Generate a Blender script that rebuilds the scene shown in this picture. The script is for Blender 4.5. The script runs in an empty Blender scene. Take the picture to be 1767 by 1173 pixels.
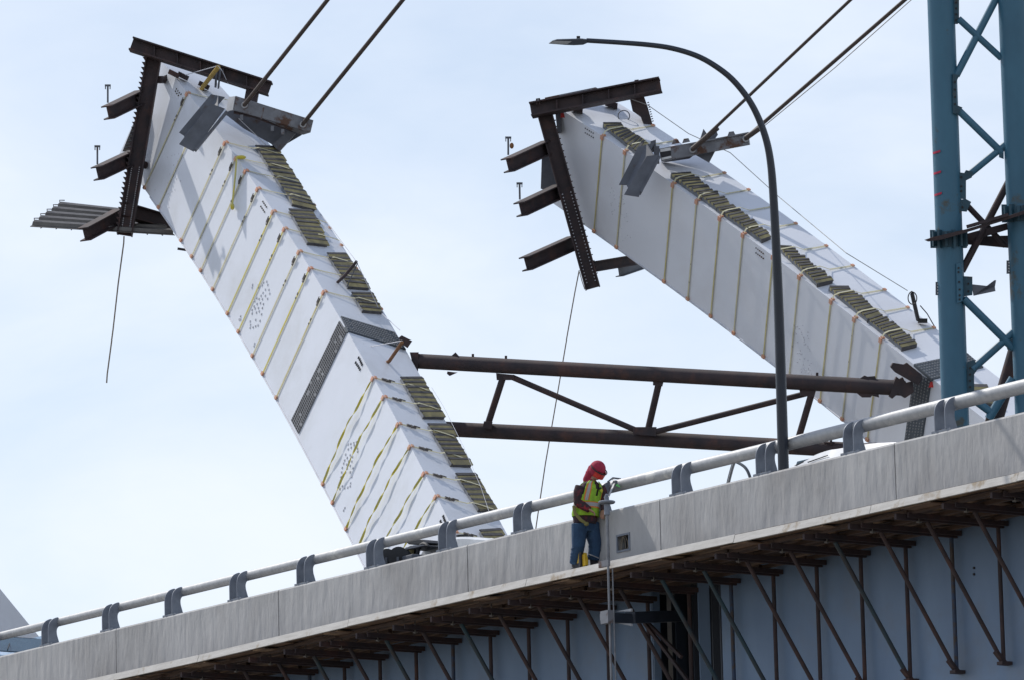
import bpy, bmesh, math, random
import numpy as np
from mathutils import Vector, Matrix
random.seed(7)
R = math.radians
scene = bpy.context.scene
col = scene.collection

# ------------------------------------------------------------------ camera
F = 9817.0; CX, CY = 883.5, 586.5          # focal length in pixels of the 1767 px wide photograph
CAM = Vector((0, 0, 1.7))
ROLL = R(1.45)
VP = (-6079.0, 2581.0)                     # vanishing point of the level bridge edge
def basis(p):
    fw = Vector((0, math.cos(p), math.sin(p))); up0 = Vector((0, -math.sin(p), math.cos(p))); r0 = Vector((1, 0, 0))
    r = math.cos(ROLL) * r0 - math.sin(ROLL) * up0
    q = math.sin(ROLL) * r0 + math.cos(ROLL) * up0
    return r, q, fw
lo, hi = R(5), R(20)
for _ in range(50):
    PITCH = (lo + hi) / 2
    r_, q_, w_ = basis(PITCH)
    v = w_ + r_ * ((VP[0] - CX) / F) + q_ * ((CY - VP[1]) / F)
    if v.z > 0: hi = PITCH
    else: lo = PITCH
RT, UPV, FW = basis(PITCH)
def ray(px, py): return FW + RT * ((px - CX) / F) + UPV * ((CY - py) / F)
def P(px, py, d): return CAM + ray(px, py) * d
def proj(p):
    v = p - CAM; d = v.dot(FW)
    return CX + F * v.dot(RT) / d, CY - F * v.dot(UPV) / d, d
cd = bpy.data.cameras.new('camera'); cam = bpy.data.objects.new('camera', cd); col.objects.link(cam)
m = Matrix((RT, UPV, -FW)).transposed().to_4x4(); m.translation = CAM; cam.matrix_world = m
cd.sensor_fit = 'HORIZONTAL'; cd.sensor_width = 36.0; cd.lens = 36.0 * F / 1767.0
cd.clip_start = 1.0; cd.clip_end = 6000.0
scene.camera = cam

# ------------------------------------------------------------------ light, sky, exposure
SUN_DIR = Vector((-0.47, 0.42, 0.77)).normalized()      # towards the sun
sun_el = math.asin(SUN_DIR.z)
world = bpy.data.worlds.new('World'); scene.world = world; world.use_nodes = True
nt = world.node_tree; nt.nodes.clear()
def N(nt, t, **kw):
    n = nt.nodes.new(t)
    for k, v in kw.items(): setattr(n, k, v)
    return n
wo = N(nt, 'ShaderNodeOutputWorld'); bg = N(nt, 'ShaderNodeBackground'); sky = N(nt, 'ShaderNodeTexSky')
sky.sky_type = 'NISHITA'; sky.sun_disc = False; sky.sun_elevation = sun_el
sky.sun_rotation = math.atan2(SUN_DIR.x, SUN_DIR.y)
sky.air_density = 1.0; sky.dust_density = 0.6; sky.ozone_density = 1.5; sky.altitude = 100
SKY_STRENGTH = 0.124
bg.inputs['Strength'].default_value = SKY_STRENGTH
tc = N(nt, 'ShaderNodeTexCoord'); mp = N(nt, 'ShaderNodeMapping'); mp.inputs['Scale'].default_value = (2.2, 2.2, 5.0)
mp.inputs['Location'].default_value = (0.3, 0.1, 0.35)
no = N(nt, 'ShaderNodeTexNoise'); no.inputs['Scale'].default_value = 5.0; no.inputs['Detail'].default_value = 7; no.inputs['Roughness'].default_value = 0.52; no.inputs['Distortion'].default_value = 0.4
cr = N(nt, 'ShaderNodeValToRGB'); cr.color_ramp.elements[0].position = 0.30; cr.color_ramp.elements[1].position = 0.66
cr.color_ramp.elements[0].color = (0.55, 0.55, 0.55, 1); cr.color_ramp.elements[1].color = (1, 1, 1, 1)
mx = N(nt, 'ShaderNodeMix', data_type='RGBA'); mx.inputs['B'].default_value = (7.35, 7.9, 8.8, 1)   # thin bright cloud veil
nt.links.new(tc.outputs['Generated'], mp.inputs['Vector']); nt.links.new(mp.outputs['Vector'], no.inputs['Vector'])
nt.links.new(no.outputs['Fac'], cr.inputs['Fac'])
sx = N(nt, 'ShaderNodeSeparateXYZ'); nt.links.new(tc.outputs['Generated'], sx.inputs['Vector'])      # the veil looks denser towards the horizon
el = N(nt, 'ShaderNodeMapRange'); el.inputs['From Min'].default_value = 0.12; el.inputs['From Max'].default_value = 0.75
el.inputs['To Min'].default_value = 1.0; el.inputs['To Max'].default_value = 0.22; nt.links.new(sx.outputs['Z'], el.inputs['Value'])
ml = N(nt, 'ShaderNodeMath', operation='MULTIPLY'); nt.links.new(cr.outputs['Color'], ml.inputs[0]); nt.links.new(el.outputs['Result'], ml.inputs[1]); nt.links.new(ml.outputs['Value'], mx.inputs['Factor'])
nt.links.new(sky.outputs['Color'], mx.inputs['A']); nt.links.new(mx.outputs['Result'], bg.inputs['Color'])
nt.links.new(bg.outputs['Background'], wo.inputs['Surface'])
sl = bpy.data.lights.new('sun', 'SUN'); sl.energy = 3.35; sl.angle = R(0.6); sl.color = (1.0, 0.955, 0.89)
so = bpy.data.objects.new('sun', sl); col.objects.link(so)
so.rotation_euler = (-SUN_DIR).to_track_quat('-Z', 'Y').to_euler(); so.location = (-60, 60, 120)
scene.view_settings.view_transform = 'Standard'; scene.view_settings.look = 'None'
scene.view_settings.exposure = 0.0; scene.view_settings.gamma = 1.0; scene.view_settings.use_curve_mapping = False
scene.render.engine = 'CYCLES'

# ------------------------------------------------------------------ materials
MAT = {}
def mat(name, c1, c2=None, rough=0.6, metal=0.0, scale=3.0, stretch=(1, 1, 1), rot=0.0, c3=None, s3=0.6, lo3=0.58, hi3=0.68, bump=0.0, bscale=30.0, detail=6, lo=0.35, hi=0.65, alpha=None, spec=None):
    m = bpy.data.materials.new(name); m.use_nodes = True; nt = m.node_tree; b = nt.nodes['Principled BSDF']
    b.inputs['Roughness'].default_value = rough; b.inputs['Metallic'].default_value = metal
    if spec is not None: b.inputs['Specular IOR Level'].default_value = spec
    g = N(nt, 'ShaderNodeNewGeometry'); mp = N(nt, 'ShaderNodeMapping'); mp.inputs['Rotation'].default_value = (0, 0, rot)
    mp0 = N(nt, 'ShaderNodeMapping'); mp0.inputs['Scale'].default_value = stretch
    nt.links.new(g.outputs['Position'], mp.inputs['Vector']); nt.links.new(mp.outputs['Vector'], mp0.inputs['Vector'])
    c2 = c2 or tuple(x * 0.8 for x in c1)
    no = N(nt, 'ShaderNodeTexNoise'); no.inputs['Scale'].default_value = scale; no.inputs['Detail'].default_value = detail; no.inputs['Roughness'].default_value = 0.6
    nt.links.new(mp0.outputs['Vector'], no.inputs['Vector'])
    r = N(nt, 'ShaderNodeMapRange'); r.inputs['From Min'].default_value = lo; r.inputs['From Max'].default_value = hi
    nt.links.new(no.outputs['Fac'], r.inputs['Value'])
    mx = N(nt, 'ShaderNodeMix', data_type='RGBA'); mx.inputs['A'].default_value = (*c1, 1); mx.inputs['B'].default_value = (*c2, 1)
    nt.links.new(r.outputs['Result'], mx.inputs['Factor']); out = mx.outputs['Result']
    if c3:
        n3 = N(nt, 'ShaderNodeTexNoise'); n3.inputs['Scale'].default_value = s3; n3.inputs['Detail'].default_value = 8; n3.inputs['Roughness'].default_value = 0.65
        nt.links.new(mp.outputs['Vector'], n3.inputs['Vector'])
        r3 = N(nt, 'ShaderNodeMapRange'); r3.inputs['From Min'].default_value = lo3; r3.inputs['From Max'].default_value = hi3
        nt.links.new(n3.outputs['Fac'], r3.inputs['Value'])
        m3 = N(nt, 'ShaderNodeMix', data_type='RGBA'); m3.inputs['B'].default_value = (*c3, 1)
        nt.links.new(out, m3.inputs['A']); nt.links.new(r3.outputs['Result'], m3.inputs['Factor']); out = m3.outputs['Result']
    nt.links.new(out, b.inputs['Base Color'])
    if bump:
        nb = N(nt, 'ShaderNodeTexNoise'); nb.inputs['Scale'].default_value = bscale; nb.inputs['Detail'].default_value = 4
        nt.links.new(mp0.outputs['Vector'], nb.inputs['Vector'])
        bp = N(nt, 'ShaderNodeBump'); bp.inputs['Strength'].default_value = 0.6; bp.inputs['Distance'].default_value = bump
        nt.links.new(nb.outputs['Fac'], bp.inputs['Height']); nt.links.new(bp.outputs['Normal'], b.inputs['Normal'])
    MAT[name] = m
    return m

# ------------------------------------------------------------------ mesh builder
class MB:
    def __init__(s): s.v = []; s.f = []
    def add(s, vs, fs):
        o = len(s.v); s.v += [Vector(x) for x in vs]; s.f += [tuple(i + o for i in f) for f in fs]; return s
    def obox(s, c, ax, ay, az):           # centre and three half axes
        c = Vector(c); vs = [c + ax * i + ay * j + az * k for k in (-1, 1) for j in (-1, 1) for i in (-1, 1)]
        fs = [(0, 2, 3, 1), (4, 5, 7, 6), (0, 1, 5, 4), (2, 6, 7, 3), (0, 4, 6, 2), (1, 3, 7, 5)]
        if ax.cross(ay).dot(az) < 0: fs = [f[::-1] for f in fs]
        return s.add(vs, fs)
    def bar(s, p0, p1, w, h, up=Vector((0, 0, 1)), shift=(0, 0)):
        p0 = Vector(p0); p1 = Vector(p1); d = (p1 - p0); L = d.length; d.normalize()
        sd = d.cross(up).normalized(); u = sd.cross(d).normalized()
        return s.obox((p0 + p1) / 2 + sd * shift[0] + u * shift[1], d * L / 2, sd * w / 2, u * h / 2)
    def tube(s, pts, rad, seg=12, caps=True):
        pts = [Vector(p) for p in pts]; n = len(pts)
        if not hasattr(rad, '__len__'): rad = [rad] * n
        t = (pts[1] - pts[0]).normalized(); a = t.orthogonal().normalized(); vs = []; fs = []
        for i in range(n):
            t = (pts[min(i + 1, n - 1)] - pts[max(i - 1, 0)]).normalized()
            a = (a - t * a.dot(t)).normalized(); b = t.cross(a)
            for k in range(seg):
                an = 2 * math.pi * k / seg; vs.append(pts[i] + (a * math.cos(an) + b * math.sin(an)) * rad[i])
        for i in range(n - 1):
            for k in range(seg):
                k2 = (k + 1) % seg; fs.append((i * seg + k, i * seg + k2, (i + 1) * seg + k2, (i + 1) * seg + k))
        if caps: fs.append(tuple(range(seg))[::-1]); fs.append(tuple((n - 1) * seg + k for k in range(seg)))
        return s.add(vs, fs)
    def ibeam(s, p0, p1, h, w, tf, tw, up):
        p0 = Vector(p0); p1 = Vector(p1); d = (p1 - p0).normalized()
        s.bar(p0, p1, w, tf, up, (0, h / 2 - tf / 2)); s.bar(p0, p1, w, tf, up, (0, -h / 2 + tf / 2))
        s.bar(p0, p1, tw, h - 2 * tf, up); return s
    def prism(s, poly, ext):              # planar polygon extruded by a vector
        poly = [Vector(p) for p in poly]; n = len(poly); ext = Vector(ext)
        vs = poly + [p + ext for p in poly]
        fs = [tuple(range(n)), tuple(range(n, 2 * n))[::-1]] + [((i + 1) % n, i, n + i, n + (i + 1) % n) for i in range(n)]
        return s.add(vs, fs)
    def ribbon(s, pts, wid, nrm, th):      # wid: full width vector(s), nrm: normal(s)
        n = len(pts); vs = []; fs = []
        for i in range(n):
            w = wid[i] if isinstance(wid, list) else wid; nn = nrm[i] if isinstance(nrm, list) else nrm
            p = Vector(pts[i]); vs += [p - w / 2, p + w / 2, p + w / 2 + nn * th, p - w / 2 + nn * th]
        for i in range(n - 1):
            a = i * 4; b = a + 4
            for k in range(4): fs.append((a + k, a + (k + 1) % 4, b + (k + 1) % 4, b + k))
        fs.append((3, 2, 1, 0)); e = (n - 1) * 4; fs.append((e, e + 1, e + 2, e + 3))
        return s.add(vs, fs)
    def loft(s, rings, caps=True, skip=None):
        n = len(rings[0]); vs = [p for r in rings for p in r]; fs = []
        for i in range(len(rings) - 1):
            for k in range(n):
                if skip and skip(i, k): continue
                k2 = (k + 1) % n; fs.append((i * n + k, i * n + k2, (i + 1) * n + k2, (i + 1) * n + k))
        if caps: fs.append(tuple(range(n))[::-1]); fs.append(tuple((len(rings) - 1) * n + k for k in range(n)))
        return s.add(vs, fs)
    def ball(s, c, a, b, d, seg=12, rings=8):   # ellipsoid with three half axes
        c = Vector(c); vs = [c - d]; fs = []
        for i in range(1, rings):
            ph = -math.pi / 2 + math.pi * i / rings
            for k in range(seg):
                th = 2 * math.pi * k / seg
                vs.append(c + a * math.cos(ph) * math.cos(th) + b * math.cos(ph) * math.sin(th) + d * math.sin(ph))
        vs.append(c + d); T = len(vs) - 1
        for k in range(seg):
            fs.append((0, 1 + (k + 1) % seg, 1 + k)); fs.append((T, T - seg + k, T - seg + (k + 1) % seg))
        for i in range(rings - 2):
            for k in range(seg):
                a0 = 1 + i * seg; k2 = (k + 1) % seg; fs.append((a0 + k, a0 + k2, a0 + seg + k2, a0 + seg + k))
        return s.add(vs, fs)
    def mesh(s, name, origin=Vector((0, 0, 0)), smooth=False, recalc=False):
        me = bpy.data.meshes.new(name); me.from_pydata([tuple(p - origin) for p in s.v], [], s.f); me.validate()
        if recalc or True:
            bm = bmesh.new(); bm.from_mesh(me); bmesh.ops.recalc_face_normals(bm, faces=bm.faces); bm.to_mesh(me); bm.free()
        if smooth:
            me.shade_smooth(); me.set_sharp_from_angle(angle=R(35))
        return me
    def build(s, name, m, parent=None, loc=None, smooth=False, kind=None, bevel=0, label=None):
        if parent is not None: org = wloc(parent)
        else: org = Vector(loc) if loc is not None else sum(s.v, Vector()) / len(s.v)
        me = s.mesh(name, org, smooth); me.materials.append(MAT[m])
        o = bpy.data.objects.new(name, me); col.objects.link(o)
        if parent is not None: o.parent = parent
        else: o.location = org
        if kind: o['kind'] = kind
        if label: o['label'] = label
        if bevel:
            b = o.modifiers.new('bevel', 'BEVEL'); b.width = bevel; b.segments = 2; b.limit_method = 'ANGLE'
        return o
def wloc(o):
    l = Vector(o.location)
    while o.parent: o = o.parent; l += Vector(o.location)
    return l
def tag(o, label, cat, group=None):
    o['label'] = label; o['category'] = cat
    if group: o['group'] = group
    return o
def thing(name, label, cat, loc, group=None):
    o = bpy.data.objects.new(name, None); col.objects.link(o); o.location = loc; o.empty_display_size = 0.3
    return tag(o, label, cat, group)
def kids(o): return [c for c in bpy.data.objects if c.parent == o]
def copy_tree(o, parent=None, loc=None):
    ch = kids(o); c = o.copy(); col.objects.link(c); c.parent = parent
    if loc is not None: c.location = loc
    for k in ch: copy_tree(k, c)
    return c
ORD = ['first', 'second', 'third', 'fourth', 'fifth', 'sixth', 'seventh', 'eighth', 'ninth', 'tenth', 'eleventh', 'twelfth', 'thirteenth', 'fourteenth', 'fifteenth', 'sixteenth', 'seventeenth', 'eighteenth', 'nineteenth', 'twentieth', 'twenty-first', 'twenty-second', 'twenty-third', 'twenty-fourth', 'twenty-fifth', 'twenty-sixth', 'twenty-seventh', 'twenty-eighth', 'twenty-ninth', 'thirtieth']

# ------------------------------------------------------------------ bridge frame (s along towards the near right end, n outwards, z up)
u_ = ray(*VP); u_.z = 0; u_.normalize(); US = -u_          # +s runs to the right and nearer
NN = Vector((US.y, -US.x, 0))
if NN.dot(FW) > 0: NN = -NN
ZZ = Vector((0, 0, 1))
D_W = 90.0
YT = lambda x: 763 + 0.2386 * (1543 - x)                    # top outer edge of the parapet in the photograph
B0 = P(1045, YT(1045), D_W)
def B(s, n, z): return B0 + US * s + NN * n + ZZ * z
def onb(px, py, n=0.0):                                     # pixel -> (s, z) on the vertical plane at n
    r = ray(px, py); t = (B0 + NN * n - CAM).dot(NN) / r.dot(NN); p = CAM + r * t - B0
    return p.dot(US), p.z
BROT = -math.atan2(US.y, US.x)

mat('concrete', (0.52, 0.515, 0.51), (0.40, 0.40, 0.40), rough=0.85, scale=1.0, stretch=(2.6, 2.6, 0.7), rot=BROT, c3=(0.36, 0.352, 0.345), s3=0.42, lo3=0.44, hi3=0.66, bump=0.05, bscale=2.2, lo=0.22, hi=0.78)
mat('concrete_dark', (0.12, 0.12, 0.12), rough=0.9)
mat('asphalt', (0.07, 0.07, 0.07), (0.05, 0.05, 0.05), rough=0.9, scale=20)
mat('galvanised', (0.46, 0.465, 0.47), (0.36, 0.37, 0.385), rough=0.55, metal=0.25, scale=9, c3=(0.60, 0.6, 0.58), s3=2.5)
mat('galvanised_plate', (0.23, 0.255, 0.30), (0.18, 0.20, 0.24), rough=0.55, metal=0.2, scale=7)
mat('weathered_steel', (0.055, 0.034, 0.034), (0.028, 0.022, 0.026), rough=0.75, scale=2.6, c3=(0.085, 0.040, 0.032), s3=2.2, lo3=0.53, hi3=0.70, bump=0.004, bscale=25)
mat('dark_rod', (0.05, 0.04, 0.037), (0.075, 0.05, 0.04), rough=0.6, scale=6)
mat('white_paint', (0.725, 0.75, 0.81), (0.695, 0.72, 0.775), rough=0.42, scale=0.8, c3=(0.60, 0.61, 0.63), s3=0.55, lo3=0.50, hi3=0.78, bump=0.006, bscale=1.3)
mat('white_paint_warm', (0.75, 0.77, 0.82), (0.715, 0.735, 0.785), rough=0.42, scale=0.8, c3=(0.66, 0.66, 0.69), s3=0.45, lo3=0.52, hi3=0.8, bump=0.002, bscale=4)
mat('teal_paint', (0.052, 0.16, 0.24), (0.042, 0.13, 0.20), rough=0.5, scale=1.5, stretch=(1, 1, 0.5), c3=(0.075, 0.085, 0.075), s3=1.6, lo3=0.60, hi3=0.68, bump=0.003, bscale=12)
mat('teal_dark', (0.03, 0.09, 0.13), (0.022, 0.06, 0.085), rough=0.55, scale=3, c3=(0.06, 0.05, 0.045), s3=2.5, lo3=0.56, hi3=0.66)
mat('grey_steel', (0.23, 0.24, 0.265), (0.16, 0.165, 0.185), rough=0.6, scale=3.5, c3=(0.10, 0.05, 0.032), s3=2.6, lo3=0.50, hi3=0.58)
mat('grey_steel_light', (0.42, 0.43, 0.45), (0.36, 0.37, 0.39), rough=0.5, scale=2)
mat('slate_steel', (0.12, 0.13, 0.155), (0.085, 0.092, 0.11), rough=0.6, scale=3, c3=(0.08, 0.05, 0.04), s3=2, lo3=0.6, hi3=0.7)
mat('lamp_paint', (0.026, 0.034, 0.050), (0.022, 0.029, 0.042), rough=0.38, scale=3)
mat('lens_grey', (0.30, 0.30, 0.30), rough=0.3)
mat('girder_paint', (0.16, 0.24, 0.365), (0.13, 0.20, 0.315), rough=0.5, scale=1.2, stretch=(1, 1, 0.4), c3=(0.15, 0.19, 0.25), s3=0.7, lo3=0.52, hi3=0.75)
mat('girder_dark', (0.035, 0.045, 0.065), (0.028, 0.035, 0.05), rough=0.5, scale=1.2)  # girder paint darkened, so the recessed bay's shade sits in the colour
mat('plywood', (0.20, 0.12, 0.075), (0.10, 0.065, 0.045), rough=0.8, scale=1.6, stretch=(1, 4, 1), rot=BROT, c3=(0.27, 0.18, 0.11), s3=1.4, lo3=0.52, hi3=0.6)
mat('joist_timber', (0.10, 0.062, 0.045), (0.06, 0.042, 0.035), rough=0.85, scale=3, stretch=(1, 6, 6), rot=BROT)
mat('pale_timber', (0.58, 0.56, 0.53), (0.46, 0.44, 0.41), rough=0.8, scale=2.2, stretch=(1, 1, 8), rot=BROT, c3=(0.33, 0.27, 0.20), s3=2.3, lo3=0.56, hi3=0.66, bump=0.003)
mat('yellow_web', (0.60, 0.54, 0.30), (0.50, 0.44, 0.20), rough=0.8, scale=5)
mat('bright_yellow_web', (0.62, 0.50, 0.03), (0.55, 0.50, 0.16), rough=0.75, scale=5, lo=0.4, hi=0.55)
mat('cream_web', (0.62, 0.59, 0.42), (0.55, 0.51, 0.33), rough=0.8, scale=4, c3=(0.12, 0.11, 0.09), s3=9, lo3=0.63, hi3=0.66)
mat('orange_plastic', (0.66, 0.30, 0.18), (0.60, 0.36, 0.24), rough=0.6, scale=6)
mat('ratchet_steel', (0.16, 0.14, 0.12), (0.10, 0.09, 0.08), rough=0.5, metal=0.3, scale=20)
mat('tread_dark', (0.095, 0.09, 0.09), (0.055, 0.052, 0.055), rough=0.7, scale=6)
mat('tread_tan', (0.42, 0.355, 0.17), (0.26, 0.225, 0.13), rough=0.8, scale=3, lo=0.4, hi=0.6)
mat('stringer_grey', (0.20, 0.21, 0.23), (0.14, 0.15, 0.16), rough=0.7, scale=4)
mat('grating_dark', (0.07, 0.085, 0.10), (0.055, 0.068, 0.082), rough=0.6, scale=3)
mat('grating_mid', (0.22, 0.225, 0.235), (0.16, 0.165, 0.175), rough=0.6, scale=2.5)
mat('black_rubber', (0.018, 0.019, 0.022), rough=0.6)
mat('stud_white', (0.62, 0.63, 0.68), rough=0.5)
mat('mustard_steel', (0.46, 0.30, 0.05), (0.33, 0.22, 0.05), rough=0.6, scale=8)
mat('rust_orange', (0.26, 0.12, 0.045), (0.16, 0.07, 0.03), rough=0.8, scale=9)
mat('wire_grey', (0.34, 0.33, 0.32), rough=0.6)
mat('rope_tan', (0.26, 0.22, 0.17), rough=0.9)
mat('metal_deck', (0.17, 0.16, 0.15), (0.12, 0.11, 0.105), rough=0.5, metal=0.4, scale=4)
mat('red_paint', (0.55, 0.03, 0.03), rough=0.6)
mat('red_spray', (0.55, 0.03, 0.08), rough=0.7)
mat('blue_steel', (0.02, 0.05, 0.12), (0.03, 0.04, 0.06), rough=0.5, scale=3, c3=(0.05, 0.035, 0.03), s3=2.5, lo3=0.48, hi3=0.55)
mat('car_white', (0.78, 0.79, 0.80), rough=0.25); mat('car_blue', (0.45, 0.58, 0.72), rough=0.25); mat('car_grey', (0.10, 0.11, 0.12), rough=0.3)
mat('car_glass', (0.05, 0.10, 0.14), rough=0.12); mat('chrome', (0.5, 0.5, 0.5), rough=0.25, metal=0.8)
mat('lamp_red', (0.4, 0.02, 0.02), rough=0.3); mat('lamp_clear', (0.7, 0.7, 0.68), rough=0.2)
mat('ground_soil', (0.24, 0.215, 0.18), (0.18, 0.16, 0.13), rough=0.95, scale=0.25, c3=(0.11, 0.12, 0.06), s3=0.05, bump=0.05, bscale=2)
mat('river_water', (0.03, 0.05, 0.06), rough=0.1)
mat('pole_grey', (0.24, 0.25, 0.27), (0.16, 0.165, 0.18), rough=0.6, metal=0.2, scale=9)
mat('strut_teal', (0.018, 0.055, 0.075), (0.035, 0.03, 0.032), rough=0.6, scale=3)
mat('label_white', (0.78, 0.78, 0.78), rough=0.6); mat('label_black', (0.02, 0.02, 0.025), rough=0.6)
# ------------------------------------------------------------------ ground and river
g = MB()
g.add([(-3000, -600, 0), (3000, -600, 0), (3000, 5000, 0), (-3000, 5000, 0)], [(0, 1, 2, 3)])
o = g.build('ground', 'ground_soil', loc=(0, 0, 0), kind='structure')
w = MB(); w.add([(-3000, 150, 0.02), (3000, 150, 0.02), (3000, 420, 0.02), (-3000, 420, 0.02)], [(0, 1, 2, 3)])
w.build('river', 'river_water', loc=(0, 150, 0.02), kind='structure')

# ------------------------------------------------------------------ bridge deck and parapet
S0, S1 = onb(-700, YT(-700))[0], onb(2500, YT(2500))[0]
FACE_H = 0.92
ZDECK = -0.66
dk = MB(); dk.obox((B(S0, -5.4, ZDECK - 0.13) + B(S1, -5.4, ZDECK - 0.13)) / 2, US * (S1 - S0) / 2, NN * 5.0, ZZ * 0.13)
o = dk.build('road', 'asphalt', kind='structure')
sl_ = MB(); sl_.obox((B(S0, -1.5, -0.855) + B(S1, -1.5, -0.855)) / 2, US * (S1 - S0) / 2, NN * 1.1, ZZ * 0.055)
sl_.build('deck_haunch', 'concrete', kind='structure')

jx = [200, 480, 806, 1138, 1543]
js = [onb(x, YT(x))[0] for x in jx]
step = (js[-1] - js[0]) / 4
js = [js[0] - 3 * step, js[0] - 2 * step, js[0] - step] + js + [js[-1] + step, js[-1] + 2 * step]
par = thing('concrete_parapet', 'streaky grey cast concrete parapet running along the whole bridge edge', 'parapet', B(js[0], 0, -FACE_H))
PROF = [(0, -FACE_H), (0.0, -0.03), (-0.02, -0.0), (-0.36, 0.0), (-0.38, -0.02), (-0.40, ZDECK + 0.02), (-0.42, -FACE_H)]
def par_seg(mb, a, b):
    mb.loft([[B(a, n, z) for n, z in PROF], [B(b, n, z) for n, z in PROF]])
hs0, hz0 = onb(1064, 921); hs1, hz1 = onb(1088, 950)
hz0 = onb(1076, 920)[1]; hz1 = onb(1076, 951)[1]
for i in range(len(js) - 1):
    a, b = js[i] + 0.012, js[i + 1] - 0.012
    mb = MB()
    if a < hs0 < b:
        par_seg(mb, a, hs0); par_seg(mb, hs1, b)
        sm = (hs0 + hs1) / 2; hw = (hs1 - hs0) / 2
        mb.loft([[B(q, n, z) for n, z in [(0, hz0), (0, -0.03), (-0.02, 0), (-0.36, 0), (-0.38, hz0)]] for q in (hs0, hs1)])
        mb.loft([[B(q, n, z) for n, z in [(0, -FACE_H), (0, hz1), (-0.40, hz1), (-0.42, -FACE_H)]] for q in (hs0, hs1)])
        mb.obox(B(sm, -0.30, (hz0 + hz1) / 2), US * hw, NN * 0.08, ZZ * (hz0 - hz1) / 2)
    else: par_seg(mb, a, b)
    mb.build('concrete_panel', 'concrete', par)
    jm = MB(); jm.obox(B(js[i], -0.2, -FACE_H / 2), US * 0.013, NN * 0.175, ZZ * (FACE_H / 2 - 0.02)); jm.build('joint_filler', 'concrete_dark', par)
jb = MB(); t = 0.03
sc = (hs0 + hs1) / 2; zc = (hz0 + hz1) / 2; hw = (hs1 - hs0) / 2; hh = (hz0 - hz1) / 2
for dz in (-1, 1): jb.obox(B(sc, 0.004, zc + dz * (hh - t / 2)), US * hw, NN * 0.012, ZZ * t / 2)
for ds in (-1, 1): jb.obox(B(sc + ds * (hw - t / 2), 0.004, zc), US * t / 2, NN * 0.0118, ZZ * (hh - t))
jo = jb.build('junction_box', 'galvanised_plate', par)
ib = MB(); ib.obox(B(sc, -0.205, zc), US * (hw - .002), NN * 0.012, ZZ * (hh - .002)); ib.build('box_back', 'black_rubber', jo)
cc = MB()
pts = [B(sc - 0.06 + 0.07 * math.cos(a) * (1 + .15 * math.sin(3 * a)), -0.03 + 0.02 * math.sin(a * 2), zc - 0.01 + 0.12 * math.sin(a)) for a in np.linspace(0, 13, 60)]
cc.tube(pts, 0.006, 5); pts = [B(sc + q, -0.02, zc + r) for q, r in [(-.09, -.1), (-.05, .09), (.02, .11), (.08, 0.02), (.10, -.07), (.05, -.12)]]
cc.tube(pts, 0.007, 5); cc.build('cable_coil', 'rope_tan', jo, smooth=True)
cb = MB()
for q in (-0.03, .05, .09): cb.tube([B(sc + q, -0.1, zc + .12), B(sc + q + .02, -.06, zc), B(sc + q - .03, -.1, zc - .12)], .012, 6)
cb.build('cable', 'black_rubber', jo, smooth=True)

# ------------------------------------------------------------------ guard rail
px_posts = [78, 182, 290, 403, 519, 638, 764, 894, 1030, 1168, 1313, 1465, 1622]
fit = [(77.573 + 101.616 * k) / (1 - 0.0167143 * k) for k in range(-4, 17)]
ps = [onb(x, YT(x) + 3)[0] for x in fit]
rail = thing('guard_rail', 'galvanised tube guard rail on paired curved posts along the parapet top', 'guard rail', B(ps[0], -0.2, 0))
RN, RZ, RR = -0.275, 0.44, 0.099
rl = list(np.linspace(S0, S1, 30)); rrad = [float(np.interp(proj(B(s, RN, RZ))[0], [0, 1767], [.078, .106])) for s in rl]
tb = MB(); tb.tube([B(s, RN, RZ) for s in rl], rrad, 28); tb.build('rail_tube', 'galvanised', rail, smooth=True)
def curve(pts, n=6):
    pts = [Vector(p) for p in pts]; out = []
    for i in range(len(pts) - 1):
        a = pts[max(i - 1, 0)]; b = pts[i]; c = pts[i + 1]; d = pts[min(i + 2, len(pts) - 1)]
        for k in range(n):
            t = k / n; out.append(0.5 * ((2 * b) + (c - a) * t + (2 * a - 5 * b + 4 * c - d) * t * t + (3 * b - a - 3 * c + d) * t ** 3))
    return out + [pts[-1]]
outer = curve([(0.0, 0.03, 0), (0.0, .15, 0), (0.0, 0.27, 0), (-0.010, .345, 0), (-0.035, 0.41, 0), (-0.085, .465, 0), (-0.15, 0.50, 0), (-0.20, 0.515, 0)], 5)
inner = curve([(-0.265, 0.48, 0), (-0.34, 0.40, 0), (-0.225, 0.345, 0), (-0.182, 0.285, 0), (-0.182, 0.20, 0), (-.205, .12, 0), (-0.235, 0.03, 0)], 5)
prof = outer + inner
proto = None; prev = None
for i, s in enumerate(ps):
    if proto is None:
        q = MB()
        for off in (-0.12, 0.12):
            q.prism([B(s + off - 0.009, p.x, p.y) for p in prof], US * 0.018)
        proto = q.build('post', 'galvanised_plate', rail)
        bpm = MB(); bpm.obox(B(s, -0.14, 0.016), US * 0.22, NN * 0.125, ZZ * 0.016)
        bpm.build('base_plate', 'galvanised_plate', proto)
        bt = MB()
        for a in (-0.06, 0.06):
            for b in (-0.06, -0.2): bt.tube([B(s + a, b, 0.02), B(s + a, b, 0.055)], 0.014, 6)
        bt.build('anchor_bolt', 'ratchet_steel', proto)
        st = MB(); st.tube([B(s - .115, RN, RZ), B(s + .115, RN, RZ)], .070, 20); st.build('rail_sleeve', 'galvanised', proto, smooth=True)
        s_first = s
    else:
        copy_tree(proto, rail, US * (s - s_first))

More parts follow.
